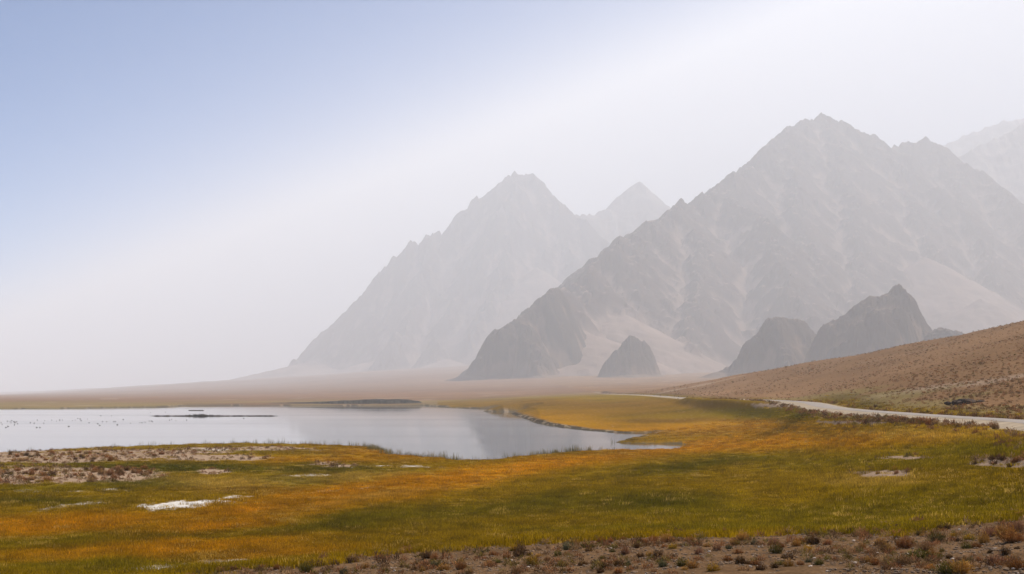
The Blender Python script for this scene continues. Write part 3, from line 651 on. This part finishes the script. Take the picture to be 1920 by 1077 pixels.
def scatter(name, variants, x, y, z, rot, scl, idx, col, label, cat, extra=None):
    """one uncountable mass: real shapes set on points by geometry nodes"""
    coll = bpy.data.collections.new(name + '_shapes')
    for k, me in enumerate(variants): coll.objects.link(bpy.data.objects.new('%s_shape_%02d' % (name, k), me))
    me = bpy.data.meshes.new(name); me.vertices.add(len(x)); me.vertices.foreach_set('co', np.stack([x, y, z], -1).astype(np.float32).ravel())
    color_attr(me, col); float_attr(me, rot, 'rot')
    a = me.attributes.new('scl', 'FLOAT_VECTOR', 'POINT'); a.data.foreach_set('vector', np.asarray(scl, dtype=np.float32).ravel())
    a = me.attributes.new('idx', 'INT', 'POINT'); a.data.foreach_set('value', np.asarray(idx, dtype=np.int32))
    g = bpy.data.node_groups.new(name + '_nodes', 'GeometryNodeTree')
    g.interface.new_socket('Geometry', in_out='INPUT', socket_type='NodeSocketGeometry'); g.interface.new_socket('Geometry', in_out='OUTPUT', socket_type='NodeSocketGeometry')
    gi, go = g.nodes.new('NodeGroupInput'), g.nodes.new('NodeGroupOutput')
    ci = g.nodes.new('GeometryNodeCollectionInfo'); ci.inputs['Collection'].default_value = coll; ci.inputs['Separate Children'].default_value = True; ci.inputs['Reset Children'].default_value = True
    ip = g.nodes.new('GeometryNodeInstanceOnPoints'); ip.inputs['Pick Instance'].default_value = True
    def attr(nm, ty):
        n = g.nodes.new('GeometryNodeInputNamedAttribute'); n.data_type = ty; n.inputs['Name'].default_value = nm; return n.outputs['Attribute']
    cb = g.nodes.new('ShaderNodeCombineXYZ'); g.links.new(attr('rot', 'FLOAT'), cb.inputs['Z'])
    er = g.nodes.new('FunctionNodeEulerToRotation'); g.links.new(cb.outputs[0], er.inputs[0])
    g.links.new(gi.outputs[0], ip.inputs['Points']); g.links.new(ci.outputs[0], ip.inputs['Instance']); g.links.new(attr('idx', 'INT'), ip.inputs['Instance Index'])
    g.links.new(er.outputs[0], ip.inputs['Rotation']); g.links.new(attr('scl', 'FLOAT_VECTOR'), ip.inputs['Scale']); g.links.new(ip.outputs[0], go.inputs[0])
    o = add_obj(name, me); md = o.modifiers.new('spread', 'NODES'); md.node_group = g
    return tag(o, label, cat, kind='stuff')

def sample_land(n, ylo, yhi, seed, power=1.0, half=.43):
    """random points over the land, thinned with distance so that far ground carries fewer of them"""
    rg = np.random.default_rng(seed); t = rg.random(n)
    if power == 0: Y = ylo * (yhi / ylo) ** t
    else: Y = (ylo ** -power + t * (yhi ** -power - ylo ** -power)) ** (-1 / power)
    u = rg.uniform(-half, half, n); return u * Y, Y, rg

# ------------------------------------------------------------------ meadow grass
def build_grass():
    patches = []
    for k in range(6):
        V, Fc, Tone = blade_patch(300 + k, 60, .55, .06, .20, .020); patches.append(tri_mesh('grass_patch', V, Fc, M_GRASS, Tone))
    x, y, rg = sample_land(125000, 40, 330, 401, power=.75)
    z, sd, rd, rise = height(x, y, full=True); zn = zones(x, y, z, sd, rd, rise); px, py, g = zn[0], zn[1], zn[7]
    lush = sstep(-.35, .35, fbm(x / 6, y / 9, 3, 411))
    keep = rg.random(len(x)) < g * (.72 + .28 * lush); x, y, z, px, py, lush = (a[keep] for a in (x, y, z, px, py, lush))
    col = grass_color(px, py, x, y); n = len(x)
    pale = (rg.random(n) < .025 + .13 * sstep(.1, .45, fbm(x / 7, y / 12, 3, 413)))
    col = np.where(pale[:, None], ST * rg.uniform(.8, 1.3, n)[:, None], col * (rg.uniform(.6, 1.4, n) * (1 + .5 * fbm(x / 1.6, y / 2.6, 2, 415)))[:, None])
    far = 1 + .8 * sstep(110, 350, y)
    s = rg.uniform(.8, 1.25, n); scl = np.stack([s * far, s * far, s * (.5 + .9 * lush) * rg.uniform(.7, 1.3, n)], -1)
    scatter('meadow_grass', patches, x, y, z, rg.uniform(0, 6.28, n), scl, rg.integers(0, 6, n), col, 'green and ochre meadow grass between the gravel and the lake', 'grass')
    # reeds standing along the water
    reeds = []
    for k in range(3):
        V, Fc, Tone = blade_patch(330 + k, 14, .5, .35, .95, .028, .10); reeds.append(tri_mesh('reed_patch', V, Fc, M_GRASS, Tone))
    x, y, rg = sample_land(60000, 165, 300, 402, 1.0, .40); sd = shore_sd(x, y); px0 = CX + F * x / y
    dens = np.interp(px0, [0, 180, 260, 420, 440, 600, 735, 760, 850, 870, 960, 1010, 1080, 1140, 1160, 1300], [.04, .05, .25, .2, .8, .55, .4, .5, .5, .15, .12, .35, .8, .6, .1, .05])
    keep = (sd > -1.2) & (sd < 2.2) & (rg.random(len(x)) < dens * .55) & (y < 260)
    x, y = x[keep], y[keep]; z = np.maximum(height(x, y), -.15); n = len(x)
    tone = rg.random(n)[:, None]; col = np.array((.08, .085, .02)) * (1 - tone) + np.array((.30, .22, .10)) * tone
    s = rg.uniform(.7, 1.2, n)
    scatter('shore_reeds', reeds, x, y, z, rg.uniform(0, 6.28, n), np.stack([s, s, s * rg.uniform(.6, 1.3, n)], -1), rg.integers(0, 3, n), col, 'thin reeds standing along the near lake shore', 'reeds')
build_grass()

# ------------------------------------------------------------------ shrubs
FOL = []
for k in range(8):
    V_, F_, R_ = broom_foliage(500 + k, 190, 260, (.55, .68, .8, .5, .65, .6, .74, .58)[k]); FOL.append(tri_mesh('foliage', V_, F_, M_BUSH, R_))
TWG = [tri_mesh('twigs', *bush_twigs(540 + k), M_TWIG) for k in range(3)]
SHRUB_TONES = {'rust-brown': (.36, .15, .04), 'pinkish-brown': (.36, .18, .085), 'golden-brown': (.45, .235, .05), 'olive-green': (.15, .12, .02), 'grey-green': (.15, .135, .06), 'dark brown': (.14, .07, .022), 'yellow-tipped': (.50, .29, .03), 'sandy brown': (.40, .23, .09)}
N_SHRUB = [0]
def shrub(x, y, size, tone, label, group, tall=1.0, z=None):
    z = float(height(np.array([x]), np.array([y]))[0]) if z is None else z
    r = bpy.data.objects.new('shrub', None); COL.objects.link(r); r.location = (x, y, z - .02); r.empty_display_size = .2
    r.rotation_euler = (0, 0, random.uniform(0, 6.28)); r.scale = (size, size * random.uniform(.85, 1.1), size * tall * random.uniform(.85, 1.15))
    tag(r, label, 'shrub', group)
    k = N_SHRUB[0]; N_SHRUB[0] += 1
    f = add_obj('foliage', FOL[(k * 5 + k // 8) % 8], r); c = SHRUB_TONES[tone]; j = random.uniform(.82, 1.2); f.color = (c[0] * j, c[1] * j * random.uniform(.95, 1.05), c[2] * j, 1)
    add_obj('twigs', TWG[k % 3], r)
    return r
# foreground shrubs read off the photograph: column, row of the base, width in pixels, tone
FORE = [(606, 1054, 22, 'pinkish-brown'), (540, 1056, 15, 'dark brown'), (520, 1068, 18, 'rust-brown'), (570, 1062, 14, 'dark brown'), (575, 1074, 28, 'olive-green'), (645, 1076, 20, 'grey-green'), (686, 1067, 17, 'golden-brown'), (662, 1055, 22, 'sandy brown'),
        (800, 1048, 22, 'dark brown'), (815, 1050, 16, 'rust-brown'), (798, 1060, 18, 'pinkish-brown'), (815, 1064, 18, 'grey-green'), (832, 1070, 24, 'golden-brown'), (864, 1068, 22, 'rust-brown'), (776, 1069, 14, 'dark brown'), (792, 1072, 13, 'golden-brown'),
        (908, 1049, 12, 'rust-brown'), (917, 1062, 16, 'golden-brown'), (925, 1042, 16, 'rust-brown'), (950, 1048, 16, 'rust-brown'), (964, 1033, 20, 'yellow-tipped'), (974, 1043, 24, 'dark brown'), (992, 1042, 13, 'dark brown'), (934, 1056, 13, 'olive-green'), (998, 1060, 26, 'yellow-tipped'), (1010, 1045, 15, 'golden-brown'), (880, 1076, 20, 'sandy brown'), (968, 1076, 22, 'sandy brown'),
        (1026, 1051, 14, 'rust-brown'), (1046, 1043, 18, 'olive-green'), (1066, 1031, 26, 'grey-green'), (1078, 1024, 20, 'golden-brown'), (1100, 1027, 22, 'pinkish-brown'), (1104, 1034, 14, 'golden-brown'), (1128, 1019, 18, 'rust-brown'), (1145, 1018, 13, 'rust-brown'), (1055, 1062, 18, 'olive-green'), (1092, 1061, 18, 'dark brown'), (1130, 1048, 13, 'dark brown'), (1148, 1036, 14, 'olive-green'),
        (1172, 1039, 22, 'pinkish-brown'), (1136, 1065, 20, 'dark brown'), (1160, 1062, 24, 'dark brown'), (1178, 1061, 14, 'grey-green'), (1194, 1028, 16, 'dark brown'), (1200, 1046, 18, 'dark brown'), (1198, 1016, 16, 'dark brown'), (1209, 1018, 14, 'rust-brown'), (1225, 1015, 20, 'rust-brown'), (1218, 1042, 14, 'golden-brown'), (1232, 1044, 17, 'dark brown'), (1250, 1016, 24, 'golden-brown'), (1245, 1028, 14, 'rust-brown'), (1261, 1029, 18, 'yellow-tipped'), (1278, 1025, 16, 'grey-green'), (1294, 1015, 20, 'golden-brown'), (1310, 1040, 22, 'pinkish-brown'),
        (1280, 1062, 26, 'olive-green'), (1243, 1063, 20, 'grey-green'), (1298, 1066, 22, 'golden-brown'), (1284, 1070, 16, 'golden-brown'), (1126, 1076, 18, 'dark brown'), (1160, 1075, 18, 'rust-brown'), (1225, 1074, 18, 'sandy brown'),
        (1325, 1026, 14, 'golden-brown'), (1344, 1033, 22, 'pinkish-brown'), (1366, 1030, 14, 'grey-green'), (1384, 1038, 18, 'rust-brown'), (1378, 1022, 18, 'golden-brown'), (1392, 1014, 26, 'golden-brown'), (1364, 1053, 20, 'rust-brown'), (1388, 1058, 22, 'dark brown'), (1402, 1058, 16, 'dark brown'), (1416, 1060, 20, 'rust-brown'), (1338, 1074, 30, 'yellow-tipped'), (1394, 1075, 26, 'sandy brown'), (1426, 1072, 20, 'dark brown'),
        (1415, 1022, 18, 'grey-green'), (1450, 1023, 26, 'pinkish-brown'), (1454, 1038, 28, 'olive-green'), (1466, 1027, 18, 'rust-brown'), (1470, 1047, 12, 'dark brown'), (1494, 1024, 22, 'golden-brown'), (1504, 1018, 18, 'rust-brown'), (1525, 1021, 30, 'dark brown'), (1552, 1022, 17, 'rust-brown'), (1516, 1036, 22, 'yellow-tipped'), (1452, 1066, 18, 'dark brown'), (1478, 1063, 22, 'golden-brown'), (1466, 1060, 14, 'olive-green'), (1500, 1060, 14, 'rust-brown'), (1516, 1055, 14, 'grey-green'), (1536, 1060, 22, 'olive-green'), (1586, 1038, 14, 'olive-green'),
        (1598, 1000, 18, 'dark brown'), (1612, 1010, 26, 'sandy brown'), (1616, 1028, 18, 'golden-brown'), (1641, 995, 11, 'dark brown'), (1694, 1002, 14, 'dark brown'), (1722, 1004, 16, 'dark brown'), (1763, 994, 16, 'dark brown'), (1776, 993, 14, 'dark brown'), (1680, 1010, 12, 'dark brown'), (1696, 1028, 34, 'rust-brown'), (1650, 1022, 26, 'golden-brown'), (1664, 1036, 26, 'golden-brown'), (1756, 1016, 30, 'olive-green'), (1788, 1008, 18, 'yellow-tipped'), (1738, 1034, 28, 'sandy brown'),
        (1722, 1048, 44, 'olive-green'), (1748, 1046, 34, 'golden-brown'), (1766, 1035, 12, 'olive-green'), (1760, 1048, 14, 'grey-green'), (1780, 1048, 16, 'dark brown'), (1812, 1029, 22, 'olive-green'), (1830, 1028, 20, 'rust-brown'), (1845, 1019, 24, 'golden-brown'), (1796, 1016, 18, 'dark brown'), (1818, 1012, 22, 'yellow-tipped'), (1855, 1006, 34, 'pinkish-brown'), (1888, 1008, 46, 'golden-brown'), (1900, 1017, 48, 'rust-brown'), (1906, 997, 40, 'pinkish-brown'), (1874, 996, 16, 'rust-brown'), (1912, 972, 22, 'rust-brown'),
        (1856, 1038, 12, 'dark brown'), (1884, 1040, 20, 'dark brown'), (1908, 1030, 14, 'dark brown'), (1872, 1060, 44, 'pinkish-brown'), (1906, 1066, 40, 'rust-brown'), (1800, 1076, 52, 'golden-brown'), (1774, 1076, 40, 'olive-green'), (1825, 1066, 34, 'sandy brown'), (1745, 1068, 24, 'golden-brown'), (1690, 1060, 30, 'sandy brown'), (1660, 1052, 22, 'olive-green'), (1640, 1060, 20, 'rust-brown'), (1628, 1056, 20, 'golden-brown'), (1834, 1052, 14, 'rust-brown'), (1730, 1006, 12, 'golden-brown'), (1550, 1050, 10, 'olive-green')]
def ground_hit(px, py):
    """where the line of sight through a photo pixel first meets the land"""
    lo, hi = 30.0, 330.0
    for n in (160, 24):
        Y = np.linspace(lo, hi, n); x = (px - CX) / F * Y; k = max(1, int(np.argmax(height(x, Y) >= H - (py - HY) / F * Y))); lo, hi = Y[k - 1], Y[k]
    return float(x[k]), float(Y[k])
ORD = ['first', 'second', 'third', 'fourth', 'fifth', 'sixth', 'seventh', 'eighth', 'ninth', 'tenth', 'eleventh', 'twelfth', 'thirteenth', 'fourteenth', 'fifteenth', 'sixteenth', 'seventeenth', 'eighteenth', 'nineteenth', 'twentieth']
def ordinal(i):
    if i < 20: return ORD[i]
    t, u = divmod(i + 1, 10); base = {2: 'twenty', 3: 'thirty', 4: 'forty', 5: 'fifty', 6: 'sixty', 7: 'seventy', 8: 'eighty', 9: 'ninety'}[t]
    return base.replace('ty', 'tieth') if u == 0 else base + '-' + ORD[u - 1]
def build_fore():
    rows = {'along the grass edge': [], 'amid the gravel': [], 'at the frame bottom': []}
    for f in FORE:
        e = np.interp(f[0], EDGE[:, 0], EDGE[:, 1]); d = f[1] - e
        rows['along the grass edge' if d < 24 else 'amid the gravel' if f[1] < 1058 else 'at the frame bottom'].append(f)
    for rn, fs in rows.items():
        seen = {}
        for f in sorted(fs):
            i = seen.get(f[3], 0); seen[f[3]] = i + 1
            x, y = ground_hit(f[0], f[1]); size = 1.05 * f[2] / F * y
            sz = 'big' if f[2] >= 30 else 'small' if f[2] <= 14 else 'low'
            shrub(x, y, size, f[3], '%s %s shrub %s, %s of its colour from left' % (sz, f[3], rn, ordinal(i)), 'shrubs on the foreground gravel', .95 if f[2] < 34 else .7)
build_fore()
def build_mid_shrubs():
    rg = np.random.default_rng(77)
    sets = [  # group, label lead, patches (col,row,half col,half row), count, width range in metres, tones
        ('cushion shrubs on the left mounds', 'cushion shrub on the nearer left mound', [(95, 892, 130, 12), (230, 886, 60, 6)], 56, (.5, .95), ('rust-brown', 'dark brown', 'rust-brown', 'sandy brown')),
        ('cushion shrubs on the left shore', 'cushion shrub on the left lake shore', [(90, 857, 130, 9), (250, 856, 60, 6)], 44, (.5, .95), ('rust-brown', 'dark brown', 'sandy brown')),
        ('tussocks along the road', 'tussock beside the gravel road', 'road', 46, (.45, .85), ('rust-brown', 'sandy brown', 'rust-brown', 'dark brown')),
        ('cushion shrubs on the right gravel patch', 'cushion shrub on right meadow patch', [(1880, 868, 60, 9), (1690, 886, 60, 4)], 16, (.3, .55), ('rust-brown', 'dark brown'))]
    for grp, lead, where, cnt, (a, b), tones in sets:
        pts = []
        for i in range(cnt * 4):
            if len(pts) >= cnt: break
            if where == 'road':
                k = rg.integers(40, 118); s = rg.choice([-1, -1, 1]); P = ROAD[k]; T = ROAD[k + 1] - P; T = T[:2] / np.linalg.norm(T[:2]); off = s * rg.uniform(4.2, 6.0)
                x, y = P[0] + T[1] * off + rg.normal(0, .3), P[1] - T[0] * off + rg.normal(0, 2.0)
                if y > 330: continue
            else:
                w_ = where[0] if rg.random() < .75 else where[-1]
                x, y = ground_hit(w_[0] + rg.uniform(-1, 1) * w_[2], w_[1] + rg.uniform(-1, 1) * w_[3])
                if y < 60 or y > 325 or shore_sd(np.array([x]), np.array([y]))[0] < 1.0: continue
            pts.append((x, y))
        pts.sort(key=lambda p: p[0] / p[1]); seen = {}
        for i, (x, y) in enumerate(pts):
            tone = tones[rg.integers(len(tones))]; n_ = seen.get(tone, 0); seen[tone] = n_ + 1
            shrub(x, y, rg.uniform(a, b), tone, '%s %s, %s of its colour from left' % (tone, lead, ordinal(n_)), grp, .85)
build_mid_shrubs()
def build_far_shrubs():
    small = []
    for k in range(4):
        V, Fc, Tone = bush_foliage(560 + k, 60, 1.0, .55, .17, .6); small.append(tri_mesh('low_shrub', V, Fc, M_BUSH_I, Tone))
    tones = np.array([(.26, .115, .045), (.14, .075, .033), (.33, .20, .09), (.18, .125, .03)])
    xs, ys, zs, cs, ss = [], [], [], [], []
    def take(x, y, z, keep, rg, lo, hi, p, grow=0.0):
        x, y, z = x[keep], y[keep], z[keep]; xs.append(x); ys.append(y); zs.append(z)
        t = rg.choice(4, len(x), p=p); cs.append(tones[t] * rg.uniform(.75, 1.25, len(x))[:, None]); ss.append(rg.uniform(lo, hi, len(x)) * (1 + grow * sstep(300, 800, y)))
    # hillside beyond the road
    x, y, rg = sample_land(72000, 120, 1100, 601, .3, .42); z, sd, rd, rise = height(x, y, full=True); zn = zones(x, y, z, sd, rd, rise)
    clump = sstep(-.3, .35, fbm(x / 30, y / 70, 3, 611)); take(x, y, z, (zn[5] > .5) & (rg.random(len(x)) < .12 + .88 * clump * sstep(-.45, .25, fbm(x / 90, y / 150, 3, 613))) & (rd > 4.5), rg, .2, .5, (.4, .25, .25, .1), .9)
    # mounds by the lake and around the gravel patches
    x, y, rg = sample_land(26000, 60, 420, 602, .6, .42); z, sd, rd, rise = height(x, y, full=True); zn = zones(x, y, z, sd, rd, rise)
    take(x, y, z, (zn[2] > .4) & (sd > .6) & (rd > 4.5) & (rg.random(len(x)) < np.where(x > 8, .22, .85)), rg, .22, .62, (.45, .25, .2, .1))
    # strips beside the road
    x, y, rg = sample_land(30000, 70, 700, 603, .3, .42); z, sd, rd, rise = height(x, y, full=True)
    take(x, y, z, (rd > 4.6) & (rd < 6.6) & (rg.random(len(x)) < .4), rg, .3, .7, (.4, .3, .2, .1))
    k = rg.integers(44, len(ROAD) - 2, 5200); P, T = ROAD[k], ROAD[k + 1] - ROAD[k]; f = rg.random(5200); P = P + T * f[:, None]; T = T[:, :2] / np.linalg.norm(T[:, :2], axis=1)[:, None]
    off = np.where(rg.random(5200) < .72, -1, 1) * rg.uniform(4.0, 5.6, 5200); x, y = P[:, 0] + T[:, 1] * off, P[:, 1] - T[:, 0] * off; z = height(x, y)
    take(x, y, z, (y > 105) & ((y < 540) | (off > 0)) & (rg.random(5200) < .1 + .5 * sstep(-.1, .4, fbm(y / 30, y * 0, 3, 617))), rg, .3, .75, (.4, .3, .2, .1))
    # foreground gravel: the smallest sprigs
    x, y, rg = sample_land(5600, 33, 60, 604, .5, .42); z, sd, rd, rise = height(x, y, full=True); zn = zones(x, y, z, sd, rd, rise)
    dn = sstep(-.2, .3, fbm(x / 4, y / 4, 3, 621)) ; take(x, y, z, (zn[4] > .35) & (rg.random(len(x)) < dn * .8), rg, .09, .30, (.35, .25, .2, .2))
    x, y, rg = sample_land(1500, 44, 56, 605, .5, .42); z, sd, rd, rise = height(x, y, full=True)
    take(x, y, z, (rise > .4) & (x > -14) & (rg.random(len(x)) < .15 + .6 * sstep(-.1, .4, fbm(x / 3, y / 3, 2, 623))), rg, .15, .42, (.35, .3, .2, .15))
    x, y, z, c, s = map(np.concatenate, (xs, ys, zs, cs, ss)); n = len(x); rg = np.random.default_rng(9)
    scatter('low_shrubs', small, x, y, z - .02, rg.uniform(0, 6.28, n), np.stack([s, s, s * rg.uniform(.7, 1.1, n)], -1), rg.integers(0, 4, n), c, 'tiny brown shrubs dotted over the hillside, mounds and road verges', 'shrubs')
build_far_shrubs()

# ------------------------------------------------------------------ stones
def build_stones():
    V = [rock_mesh('pebble', 700 + k, (M_STONE, M_STONE, M_PALE, M_STONE)[k], 1, .6) for k in range(4)]
    x, y, rg = sample_land(30000, 31, 60, 701, .5, .43); z, sd, rd, rise = height(x, y, full=True); zn = zones(x, y, z, sd, rd, rise)
    k = (zn[4] > .4) & (rg.random(len(x)) < .75); x, y, z = x[k], y[k], z[k]; n = len(x); s = .03 + .09 * rg.random(n) ** 3
    idx = rg.choice(4, n, p=(.37, .31, .025, .295))
    scatter('gravel_pebbles', V, x, y, z, rg.uniform(0, 6.28, n), np.stack([s, s, s], -1), idx, np.full((n, 3), .2), 'loose pebbles strewn over the foreground gravel', 'pebbles')
    for i, (px, py, wpx, pale, lab) in enumerate([(1520, 1064, 9, True, 'pale stone lying left of an olive shrub near the bottom'), (1538, 1068, 9, True, 'flat pale stone at the bottom centre right'), (1408, 1063, 5, True, 'small pale stone beside rust shrubs in the foreground'),
            (1566, 1068, 7, False, 'grey stone among gravel right of the flat pale stones'), (1640, 1030, 7, True, 'pale stone at the left of the right-hand shrub clump'), (1645, 1038, 6, True, 'second pale stone below the one left of the right clump'), (1786, 1050, 9, True, 'pale stone right of the hollow dark shrub at lower right'), (1712, 1064, 7, False, 'dark stone between shrubs at lower right'),
            (740, 1071, 6, True, 'pale stone near the bottom left of the gravel'), (1330, 1035, 6, True, 'pale stone left of a pinkish shrub on the gravel')]):
        x, y = ground_hit(px, py); o = add_obj('stone', rock_mesh('stone', 740 + i, M_PALE if pale else M_STONE, 2, .55)); s = wpx / F * y
        o.location = (x, y, float(height(np.array([x]), np.array([y]))[0])); o.scale = (s, s, s); o.rotation_euler.z = random.uniform(0, 6)
        tag(o, lab, 'stone', 'larger stones on the gravel')
build_stones()

# ------------------------------------------------------------------ dark outcrop on the hillside
def build_outcrop():
    r = bpy.data.objects.new('rock_outcrop', None); COL.objects.link(r); x0, y0 = 66.5, 204.0
    x0, y0 = ground_hit(1812, 757); r.location = (x0, y0, float(height(np.array([x0]), np.array([y0]))[0]))
    tag(r, 'low dark rock outcrop on the slope above the road', 'rocks')
    rg = np.random.default_rng(5); k = y0 / F
    for i in range(13):
        o = add_obj('rock', rock_mesh('rock', 760 + i, M_OUTCROP, 2, .5), r); u = (i - 6) / 6.0
        s = (14 + 8 * rg.random()) * k * (1.2 - .6 * abs(u)); o.location = (u * 30 * k, rg.uniform(-1, 1.5), .02 * s + .6 * u * k); o.scale = (s * 1.1, s, s * 1.25); o.rotation_euler.z = rg.uniform(0, 6)
build_outcrop()

# ------------------------------------------------------------------ islets in the lake
def build_islet(name, px0, px1, py, bush, label, seed):
    x0, y0, _ = pixz(px0, py); x1, y1, _ = pixz(px1, py)
    r = bpy.data.objects.new(name, None); COL.objects.link(r); r.location = ((x0 + x1) / 2, y0, 0); tag(r, label, 'islet')
    nx, ny = 120, 9; U, V = np.meshgrid(np.linspace(-1, 1, nx), np.linspace(-1, 1, ny)); L = (x1 - x0) / 2
    X = U * L; Yv = V * (2.2 + 1.5 * fbm(U * 6, U * 0, 3, seed)) * np.sqrt(np.clip(1 - U ** 2, 0, 1)) + 2.5 * fbm(U * 2.2, U * 0 + 4, 2, seed + 1)
    Z = -.15 + (.42 + .25 * fbm(U * 14, V, 3, seed + 2)) * np.clip(1 - V ** 2, 0, 1) * np.clip((1 - np.abs(U)) * 6, 0, 1)
    add_obj('bar', mesh_from('bar', np.stack([X, Yv, Z], -1).reshape(-1, 3), grid_faces(ny, nx), M_BANK, True), r)
    if bush:
        V_, F_, R_ = [], [], []; rg = np.random.default_rng(seed)
        for i in range(64):
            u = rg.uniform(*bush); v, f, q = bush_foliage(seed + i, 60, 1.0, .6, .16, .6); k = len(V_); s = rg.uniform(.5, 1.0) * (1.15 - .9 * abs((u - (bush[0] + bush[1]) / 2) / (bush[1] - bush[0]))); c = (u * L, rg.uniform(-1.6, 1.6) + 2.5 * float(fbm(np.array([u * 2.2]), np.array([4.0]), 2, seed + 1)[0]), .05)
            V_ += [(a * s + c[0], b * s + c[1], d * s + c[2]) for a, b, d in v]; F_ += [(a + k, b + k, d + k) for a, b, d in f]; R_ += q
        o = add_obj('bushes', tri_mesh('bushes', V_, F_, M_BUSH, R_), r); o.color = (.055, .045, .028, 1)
build_islet('islet', 272, 530, 780.5, (-.45, .08), 'long low islet with dark bushes in the lake', 801)
build_islet('islet', 352, 384, 770, None, 'tiny bare islet behind the long one in the lake', 821)

# ------------------------------------------------------------------ water birds
def build_birds():
    import bmesh
    def ellip(c, r, seg=8, rings=6):
        bm = bmesh.new(); bmesh.ops.create_uvsphere(bm, u_segments=seg, v_segments=rings, radius=1.0); v = np.array([tuple(p.co) for p in bm.verts]) * r + np.array(c); f = []
        bm.verts.index_update()
        for p in bm.faces:
            ids = [q.index for q in p.verts]; f += [(ids[0], ids[i], ids[i + 1]) for i in range(1, len(ids) - 1)]
        bm.free(); return v, f
    vs, fs = [], []
    for c, r in (((0, 0, .07), (.30, .15, .13)), ((-.27, 0, .13), (.13, .08, .05)), ((.22, 0, .18), (.06, .05, .12)), ((.26, 0, .31), (.085, .06, .06))):
        v, f = ellip(c, r); k = sum(len(a) for a in vs); vs.append(v); fs += [(a + k, b + k, d + k) for a, b, d in f]
    body = mesh_from('bird', np.vstack(vs), fs, M_BIRD, True)
    bill = mesh_from('bill', [(.33, -.025, .30), (.33, .025, .30), (.33, 0, .33), (.45, 0, .295)], [(0, 1, 3), (1, 2, 3), (2, 0, 3), (0, 2, 1)], M_BILL)
    B = [(4, 796), (11, 802), (15, 800), (14, 790), (19, 791), (22, 789), (26, 791), (21, 793), (28, 793), (31, 791), (33, 795), (27, 797), (57, 793), (64, 794), (69, 802), (75, 802), (82, 794), (84, 789), (106, 790), (97, 788), (117, 788), (129, 800), (136, 789), (146, 785), (152, 789), (164, 786), (167, 793), (183, 795), (187, 798), (192, 791), (200, 791), (213, 791), (216, 791),
         (220, 797), (231, 787), (245, 794), (262, 793), (266, 793), (272, 792), (280, 790), (284, 790), (286, 791), (318, 788), (322, 787), (330, 789), (350, 788), (209, 780), (189, 780), (282, 774), (310, 773), (70, 788), (112, 788), (2, 793), (457, 785), (150, 786), (141, 788)]
    for i, (px, py) in enumerate(sorted(B)):
        x, y, _ = pixz(px, py); o = add_obj('water_bird', body); o.location = (x, y, 0); s = .55 + .2 * random.random(); o.scale = (s, s, s); o.rotation_euler.z = random.uniform(0, 6.28)
        add_obj('bill', bill, o)
        lab = 'tiny dark water bird on the lake, %s from the left' % ordinal(i)
        tag(o, lab, 'bird', 'water birds on the lake, ' + ('far left' if px < 40 else 'left' if px < 240 else 'by the islet'))
build_birds()

# ------------------------------------------------------------------ haze
def build_haze():
    m = bpy.data.materials.new('dusty_air'); m.use_nodes = True; t = m.node_tree
    for n in list(t.nodes):
        if n.type != 'OUTPUT_MATERIAL': t.nodes.remove(n)
    v = t.nodes.new('ShaderNodeVolumePrincipled'); v.inputs['Color'].default_value = (.935, .955, .985, 1); v.inputs['Density'].default_value = HAZE_DENSITY; v.inputs['Anisotropy'].default_value = 0.16
    t.links.new(v.outputs[0], t.nodes['Material Output'].inputs['Volume'])
    V = [(*from_haze(u, v), (HAZE_TOP0 + HAZE_TILT * u) if k else -3.2) for k in (0, 1) for v in HAZE_Y for u in HAZE_X]
    Fc = [(0, 2, 3, 1), (4, 5, 7, 6), (0, 1, 5, 4), (2, 6, 7, 3), (0, 4, 6, 2), (1, 3, 7, 5)]
    tag(add_obj('haze', mesh_from('haze', V, Fc, m)), 'dusty haze filling the valley air', 'haze', kind='stuff')
build_haze()
